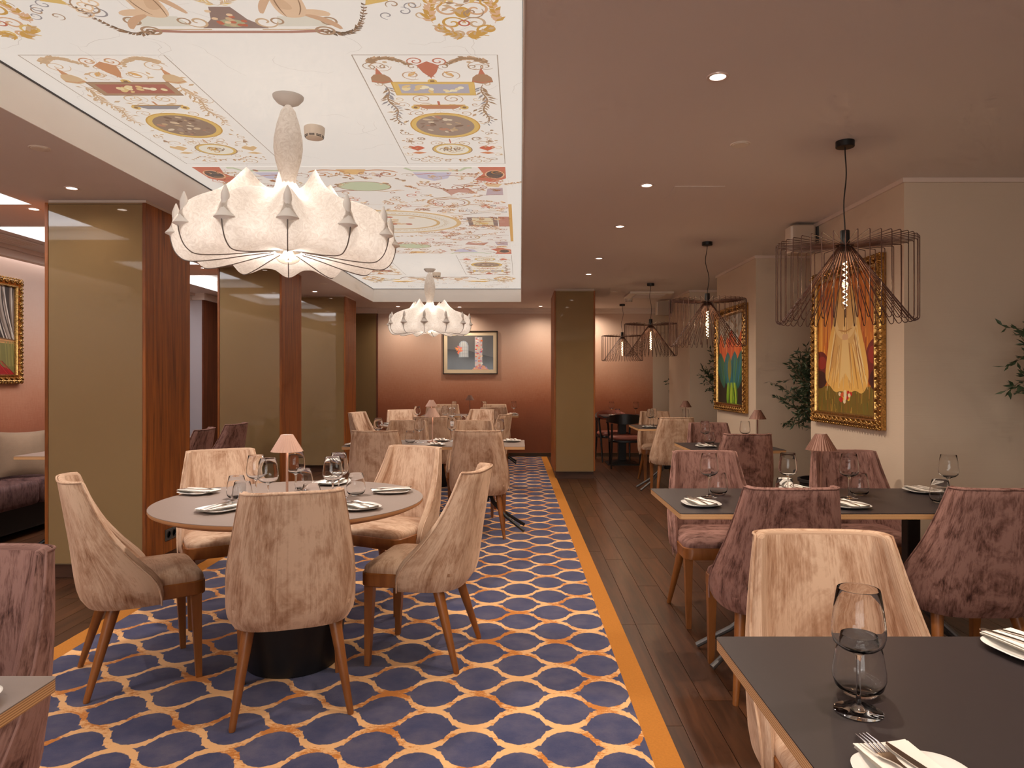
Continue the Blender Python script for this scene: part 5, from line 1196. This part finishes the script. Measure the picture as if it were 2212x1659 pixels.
for d in (1, -1):
    for fy in (1, -1):
        Y_ = lambda t: MIDY + fy * (MIDY - Ya - t)
        fs.poly([(CX + d * .84, Y_(.0)), (CX + d * 1.02, Y_(.0)), (CX + d * 1.02, Y_(.26)), (CX + d * .93, Y_(.35)), (CX + d * .80, Y_(.30)), (CX + d * .87, Y_(.15))], S(206, 124, 100)); fs.ell(CX + d * .945, Y_(.17), .055, .085, S(112, 98, 90)); fs.ring(CX + d * .945, Y_(.17), .062, .092, .008, PEACH)
        fs.stroke([(CX + d * .36, Y_(.02)), (CX + d * .40, Y_(.08)), (CX + d * .72, Y_(.08)), (CX + d * .76, Y_(.02)), (CX + d * .80, Y_(.02))], .03, GRN, False)
        fs.poly([(CX + d * .40, Y_(.12)), (CX + d * .66, Y_(.12)), (CX + d * .62, Y_(.26)), (CX + d * .52, Y_(.32)), (CX + d * .42, Y_(.24))], LIL)
        fs.poly([(CX + d * .55, Y_(.55)), (CX + d * .74, Y_(.50)), (CX + d * .80, Y_(.66)), (CX + d * .66, Y_(.62)), (CX + d * .60, Y_(.70))], S(206, 158, 140)); fs.stroke([(CX + d * .56, Y_(.56)), (CX + d * .73, Y_(.52)), (CX + d * .78, Y_(.65))], .012, RBR, False)
        fs.poly([(CX + d * .88, Y_(.52)), (CX + d * .99, Y_(.50)), (CX + d * .99, Y_(.70)), (CX + d * .86, Y_(.70))], S(196, 172, 172))
        fs.ell(CX, Y_(.46), .19, .12, GRN); fs.ring(CX, Y_(.46), .19, .12, .010, BRN2)
        fs.ring(CX + d * .56, Y_(.92), .16, .14, .018, TAN); fs.ring(CX + d * .56, Y_(.92), .125, .105, .008, RBR)
        fs.poly([(CX - .10, Y_(.05)), (CX + .10, Y_(.05)), (CX + .06, Y_(.16)), (CX - .06, Y_(.16))], S(222, 178, 128)); fs.ell(CX, Y_(.11), .055, .06, S(230, 186, 128))
        fs.stroke(bez((CX + d * .05, Y_(.1)), (CX + d * .2, Y_(.02)), (CX + d * .3, Y_(.12))), .02, S(204, 140, 90)); fs.scroll(CX + d * .22, Y_(.16), .06, 0, 1.4, .014, S(196, 132, 84), d)
        fs.poly([(CX + d * .86, Y_(.36)), (CX + d * .99, Y_(.40)), (CX + d * .96, Y_(.48)), (CX + d * .88, Y_(.46))], S(226, 190, 148))
    fs.rect(CX + d * 1.035 - .014, CX + d * 1.035 + .014, MIDY - .62, MIDY + .88, S(216, 166, 100))
    fs.rect(min(CX + d * .66, CX + d * .92), max(CX + d * .66, CX + d * .92), MIDY - .17, MIDY + .17, S(150, 128, 118)); fs.rect(min(CX + d * .70, CX + d * .88), max(CX + d * .70, CX + d * .88), MIDY - .15, MIDY + .15, S(226, 206, 172)); fs.rect(min(CX + d * .93, CX + d * 1.02), max(CX + d * .93, CX + d * 1.02), MIDY - .19, MIDY + .19, S(196, 140, 122))
    for k in range(8): fs.ell(CX + d * (.79 + rr.uniform(-.05, .05)), MIDY + rr.uniform(-.09, .09), .02, .025, rr.choice((GOLD2, TAN, GOLD)))
    fs.frame(CX + d * .93, CX + d * 1.02, MIDY - .19, MIDY + .19, .006, BRN2)
for k in range(5): fs.frame(CX - .98 + .0, CX + .98, MIDY - .62 + k * .31, MIDY - .60 + k * .31, .003, S(222, 196, 170))
COLS = [S(190, 132, 84), S(170, 112, 76), TAN, RBR, S(206, 154, 104), BRN2, S(200, 120, 92)]
scrolls(240, (.03, .98), (Ya + .05, Yb - .05), COLS); scrolls(60, (.3, .98), (MIDY - .6, MIDY + .6), COLS + [GREY], (.02, .045))
fs.ell(CX, MIDY, .60, .44, S(222, 184, 134), 56); fs.ell(CX, MIDY, .56, .405, S(234, 220, 202), 56)
for k in range(48): a = 2 * math.pi * k / 48; fs.scroll(CX + .47 * math.cos(a), MIDY + .34 * math.sin(a), .026, a, 1.2, .006, S(206, 176, 140), 1)
fs.ring(CX, MIDY, .40, .28, .03, S(216, 178, 128)); fs.ell(CX, MIDY, .37, .255, S(236, 222, 204), 48)
for k in range(24): fs.ell(CX + rr.gauss(0, .12), MIDY + rr.gauss(0, .08), .03, .025, rr.choice((FLESH, TAN, BRN2, PEACH, RED)), 10)
# strip at the far end (and its twin behind)
for y0, sg in ((2 * MIDY - 2.40, 1), (2.40, -1)):
    for d in (1, -1):
        fs.poly([(CX + d * .36, y0), (CX + d * .46, y0 - .09), (CX + d * .70, y0 - .06), (CX + d * .62, y0 + .05)], S(226, 176, 94)); fs.ell(CX + d * .52, y0 - .02, .04, .02, BRN)
        for k in range(40): fs.scroll(CX + d * rr.uniform(.0, .98), y0 + sg * rr.uniform(-.25, .7), rr.uniform(.03, .07), rr.uniform(0, 6), 1.2, .008, rr.choice((TAN, GREY, PEACH, BRN2)), d)
        for k in range(60): a = rr.uniform(0, 6.28); q = math.sqrt(rr.random()); fs.leaf((CX + d * .90 + .10 * q * math.cos(a), y0 - .08 * sg + .16 * q * math.sin(a)), rr.uniform(0, 6), .04, rr.choice((TAN, BRN2, GOLD2)), .5)
mb = MB(); mb.box(cx0 - .02, cx1 + .02, cy0 - .02, cy1 + .02, FZ + .002, FZ + .03)
pc = thing('painted_ceiling', 'backlit ceiling printed with pale classical ornament panels', 'ceiling mural'); 
mb.build('light_box', M_WHITE, pc, 0); fs.build('printed_film', M_FRESCO, pc)

# ------------------------------------------------------------------ framed pictures
def carved_frame(t, W_, Hh, fw, seed, gold=M_GOLD):
    """local frame: x right, z up, y toward the wall; front faces -y"""
    mb = MB(); prof = [(0, 0), (0, -.028), (fw * .12, -.040), (fw * .30, -.046), (fw * .55, -.036), (fw * .75, -.030), (fw * .80, -.040), (fw * .92, -.040), (fw, -.026), (fw, -.004)]
    a, b_ = W_ / 2, Hh / 2; V = []; Fc = []; n = len(prof)
    for (sx, sz) in ((-1, -1), (1, -1), (1, 1), (-1, 1)):
        for (i, d) in prof: V.append((sx * (a - i), d, sz * (b_ - i)))
    for c in range(4):
        for k in range(n - 1): c2 = (c + 1) % 4; Fc.append((c*n+k, c2*n+k, c2*n+k+1, c*n+k+1))
    mb.add(V, Fc); fr = mb.build('frame', gold, t, 30)
    cv = MB(); st = .034; k = 0
    def along(x0, z0, x1, z1, nx, nz):
        nonlocal k
        L = math.hypot(x1 - x0, z1 - z0); n_ = int(L / st); ux, uz = (x1 - x0) / L, (z1 - z0) / L
        for i in range(n_):
            q = (i + .5) * L / n_; sg = 1 if i % 2 else -1
            x, z = x0 + ux * q + nx * (fw * .40 + sg * fw * .10), z0 + uz * q + nz * (fw * .40 + sg * fw * .10)
            cv.xf = Matrix.Translation((x, -.042, z)) @ Matrix.Rotation(math.atan2(uz, ux) * -1 + sg * .75, 4, 'Y'); cv.ball((0, 0, 0), .021, .011, .0075, 7, 5)
            cv.xf = Matrix.Translation((x0 + ux * q + nx * fw * .06, -.034, z0 + uz * q + nz * fw * .06)); cv.ball((0, 0, 0), .010, .010, .010, 6, 4)
    along(-a, b_, a, b_, 0, -1); along(-a, -b_, a, -b_, 0, 1); along(-a, -b_, -a, b_, 1, 0); along(a, -b_, a, b_, -1, 0); cv.xf = None
    cv.build('carving', gold, fr, 60)
def canvas_ink(W_, Hh): return Ink(lambda u, v, h: ((min(1, max(0, u)) - .5) * W_, -.0125 - h, (min(1, max(0, v)) - .5) * Hh), 4e-6)
M_PAINT = attr_mat('oil_paint', .55, 0, 0)
def picture(name, label, loc, rz, W_, Hh, fw, paint, seed):
    t = thing(name, label, 'painting', loc, rz, 'framed pictures'); carved_frame(t, W_, Hh, fw, seed)
    mb = MB(); mb.box(-W_ / 2 + fw * .7, W_ / 2 - fw * .7, -.012, -.002, -Hh / 2 + fw * .7, Hh / 2 - fw * .7); cv = mb.build('canvas', M_LINEN, t, 0)
    iw, ih = W_ - fw * 1.8, Hh - fw * 1.8; ink = canvas_ink(iw, ih); paint(ink, random.Random(seed)); ink.build('brushwork', M_PAINT, cv)
def p_gown(k, r):
    k.rect(0, 1, 0, 1, S(208, 118, 30))
    for i in range(90): x = r.random(); y0 = r.uniform(.15, .8); k.stroke(bez((x, y0), (x + r.uniform(-.03, .03), y0 + .1), (x, min(1, y0 + r.uniform(.15, .5)))), r.uniform(.01, .04), r.choice((S(232, 146, 42), S(184, 86, 18), S(240, 168, 66), S(164, 70, 16), S(220, 120, 40))))
    k.rect(0, 1, 0, .20, S(122, 98, 30))
    for i in range(110): x = r.random(); y = r.uniform(0, .24); k.stroke([(x, y), (x + r.uniform(-.02, .02), max(0, y - .09))], r.uniform(.01, .03), r.choice((S(146, 120, 38), S(96, 84, 26), S(184, 146, 58), S(108, 110, 40), S(150, 90, 30))))
    k.ell(.05, .33, .17, .14, S(110, 20, 14)); k.ell(.97, .36, .16, .17, S(120, 24, 16)); k.ell(.03, .25, .14, .07, S(60, 14, 10)); k.ell(1.0, .25, .12, .08, S(70, 16, 12)); k.ell(.08, .38, .08, .05, S(150, 36, 24)); k.ell(.93, .42, .07, .06, S(160, 40, 28))
    robe = [(.34, .86), (.30, .70), (.22, .56), (.16, .38), (.14, .24), (.24, .20), (.32, .15), (.44, .17), (.56, .14), (.66, .18), (.78, .14), (.88, .24), (.84, .42), (.76, .58), (.70, .72), (.66, .86), (.58, .94), (.42, .94)]
    k.poly(soft(robe, 2), S(240, 188, 96))
    for i in range(70):
        t = r.random(); x0, x1 = lerp(.36, .64, t), lerp(.16, .86, t); y1 = r.uniform(.16, .34)
        k.stroke(bez((x0, r.uniform(.5, .86)), (lerp(x0, x1, .3) + r.uniform(-.04, .04), .5), (x1, y1)), r.uniform(.006, .024), r.choice((S(244, 212, 144), S(206, 150, 76), S(186, 128, 62), S(250, 226, 168), S(222, 172, 96))))
    for d in (-1, 1):
        k.poly([(.5 + d * .02, .80), (.5 + d * .16, .84), (.5 + d * .20, .66), (.5 + d * .12, .50), (.5 + d * .05, .52)], S(226, 180, 108)); k.stroke(bez((.5 + d * .14, .82), (.5 + d * .24, .68), (.5 + d * .10, .55), (.5, .56)), .05, S(238, 202, 136)); k.ell(.5 + d * .02, .56, .03, .025, S(226, 178, 128))
    k.poly([(.45, .54), (.55, .54), (.60, .22), (.50, .30), (.40, .22)], S(240, 204, 134)); k.stroke([(.38, .62), (.5, .60), (.62, .62)], .014, S(196, 138, 70))
    k.ell(.5, .90, .07, .06, S(196, 128, 70)); k.ell(.5, .955, .085, .05, S(136, 70, 30)); k.poly([(.44, .85), (.56, .85), (.6, .80), (.4, .80)], S(226, 178, 112))
    for i in range(16): k.ell(.5 + r.gauss(0, .07), .12 + r.gauss(0, .018), .022, .015, r.choice((S(200, 40, 26), S(236, 190, 60), S(244, 220, 180), S(214, 90, 40))))
    k.ell(.5, .135, .025, .04, S(244, 222, 180))
def p_leaf(k, r):
    k.rect(0, 1, 0, 1, S(196, 190, 176)); k.poly([(0, 0), (1, 0), (1, .55), (.8, .42), (.2, .5), (0, .72)], S(34, 28, 20))
    for i in range(14): k.stroke(bez((r.uniform(.05, .95), 1), (r.random(), .85), (r.random(), .7)), .04, r.choice((S(214, 208, 196), S(170, 162, 146), S(150, 110, 70))))
    def petal(x, y, h_, w_, lean, c, c2, n=7):
        L = bez((x, y), (x - w_ * .7 + lean * .3, y + h_ * .35), (x - w_ * .45 + lean, y + h_ * .8), (x + lean, y + h_)); R = bez((x + lean, y + h_), (x + w_ * .45 + lean, y + h_ * .8), (x + w_ * .7 + lean * .3, y + h_ * .35), (x, y))
        k.poly(L + R[1:-1], c)
        for q in range(n): t = r.uniform(-.4, .4); k.stroke(bez((x, y + .03), (x + w_ * t + lean * .4, y + h_ * .5), (x + w_ * t * .7 + lean, y + h_ * r.uniform(.75, .92))), r.uniform(.008, .022), r.choice(c2))
    O2 = (S(246, 150, 70), S(206, 60, 24), S(238, 116, 40)); T2 = (S(44, 150, 138), S(16, 90, 84), S(80, 140, 70), S(30, 120, 150))
    for x, l in ((.22, -.10), (.40, -.02), (.60, .04), (.78, .12), (.50, .02)): petal(x, .42, r.uniform(.34, .44), .26, l, r.choice((S(226, 88, 28), S(236, 108, 34), S(214, 70, 26))), O2)
    for x, l in ((.24, -.14), (.76, .12), (.42, -.03), (.60, .05)): petal(x, .17, .42, .36, l, r.choice((S(26, 122, 100), S(24, 112, 120), S(20, 98, 84))), T2, 9)
    petal(.46, .24, .30, .16, .0, S(126, 124, 46), (S(150, 140, 60), S(100, 110, 40)))
    for i in range(18): x = r.uniform(.25, .78); k.stroke(bez((x + r.uniform(-.06, .06), .0), (x, .10), (lerp(x, .5, .3), .24)), r.uniform(.02, .045), r.choice((S(140, 190, 40), S(176, 206, 60), S(96, 150, 30))))
def p_drape(k, r):
    k.rect(0, 1, 0, 1, S(58, 44, 34)); k.rect(.05, 1, .0, .36, S(120, 112, 60))
    for i in range(60): x = r.random(); k.stroke(bez((x, 1), (x + r.uniform(-.03, .03), .75), (min(1, x + .12), .40)), r.uniform(.01, .03), r.choice((S(196, 182, 166), S(164, 146, 130), S(220, 206, 190), S(120, 100, 84))))
    for i in range(8): k.stroke(bez((.2, .52 - i * .01), (.6, .42 - i * .008), (1, .40 - i * .006)), .012, r.choice((S(170, 120, 70), S(206, 150, 90), S(120, 80, 46))))
    for i in range(50): x = r.uniform(.3, 1); k.stroke([(x, .38), (x + .02, .1)], .02, r.choice((S(140, 128, 70), S(104, 98, 48), S(168, 150, 88))))
    k.poly([(.0, .38), (.45, .36), (.62, .20), (.5, .10), (0, .10)], S(26, 22, 24)); k.poly([(0, 0), (1, 0), (.95, .06), (.6, .20), (.2, .18), (0, .2)], S(150, 18, 20))
    for i in range(26): x = r.random(); k.stroke([(lerp(x, .5, .3), .16), (x, .01)], .02, r.choice((S(180, 26, 26), S(120, 10, 14), S(200, 44, 40))))
picture('painting', 'tall gilt-framed painting of a robed figure on near pillar', (PX - .002, 4.86, 1.55), math.radians(-90), 1.04, 1.10, .085, p_gown, 3)
picture('painting', 'gilt-framed painting of orange and green leaves, second pillar', (PX - .002, 7.51, 1.525), math.radians(-90), 1.09, 1.10, .085, p_leaf, 5)
picture('painting', 'gilt-framed painting with red skirt and curtain, left edge', (X0 + .002, 5.98, 1.76), math.radians(90), 1.24, .97, .085, p_drape, 7)
def p_night(k, r):
    k.rect(0, 1, 0, 1, S(52, 46, 44)); k.poly([(0, 1), (1, 1), (1, .36), (.72, .45), (.46, .56), (.2, .58), (0, .60)], S(92, 88, 86))
    k.poly([(.25, .36), (.46, .36), (.46, .70), (.44, .78), (.40, .83), (.355, .845), (.30, .83), (.26, .77), (.25, .70)], S(150, 160, 168)); k.poly([(.27, .38), (.44, .38), (.44, .70), (.40, .80), (.355, .82), (.31, .80), (.27, .70)], S(176, 178, 178))
    for x in (.31, .355, .40): k.stroke([(x, .37), (x, .82)], .006, S(220, 222, 224), False)
    for y in (.46, .56, .66): k.stroke([(.26, y), (.45, y)], .006, S(120, 130, 140), False)
    for i in range(9): k.leaf((.25 + r.uniform(-.03, .05), .56 + r.uniform(-.05, .08)), r.uniform(0, 6), .10, r.choice((S(226, 100, 40), S(216, 120, 110), S(236, 140, 60))), .5)
    k.poly([(.60, 0), (.60, .95), (.76, .95), (.76, 0)], S(206, 190, 186)); k.poly([(.54, 0), (.66, .12), (.8, .12), (.90, 0)], S(226, 130, 50))
    for i in range(60): k.rect(*(lambda x, y, a, b_: (x, x + a, y, y + b_))(r.uniform(.60, .73), r.uniform(.05, .93), r.uniform(.02, .05), r.uniform(.02, .05)), r.choice((S(226, 110, 50), S(240, 232, 224), S(170, 120, 170), S(206, 70, 60), S(236, 196, 150), S(150, 140, 180), S(230, 160, 150))))
    for i in range(18): k.leaf((r.uniform(.56, .86), r.uniform(.01, .07)), r.uniform(0, 3), .05, r.choice((S(120, 60, 140), S(226, 90, 40), S(240, 170, 70))), .6)
t = thing('framed_print', 'dark abstract print with cream mount on the copper back wall', 'painting', (-.845, Y1 - .002, 1.762), 0, 'framed pictures'); Wp, Hp = .925, .73
mb = MB(); f_ = .018
for (a, b_, c, d) in ((-Wp/2, Wp/2, Hp/2 - f_, Hp/2), (-Wp/2, Wp/2, -Hp/2, -Hp/2 + f_), (-Wp/2, -Wp/2 + f_, -Hp/2, Hp/2), (Wp/2 - f_, Wp/2, -Hp/2, Hp/2)): mb.bbox(a, b_, -.03, 0, c, d, .003)
mb.build('frame', pm('dark_bronze_frame', S(66, 50, 36), .35, metal=.4), t, 0)
mb = MB(); mb.box(-Wp/2 + .012, Wp/2 - .012, -.014, -.002, -Hp/2 + .012, Hp/2 - .012); mt = mb.build('mount', pm('cream_mount', S(232, 212, 178), .8), t, 0)
ink = Ink(lambda u, v, h: ((u - .5) * .775, -.0145 - h, (v - .5) * .575), 4e-6); p_night(ink, random.Random(9)); ink.build('print', attr_mat('glazed_print', .25, 0, .5), mt)
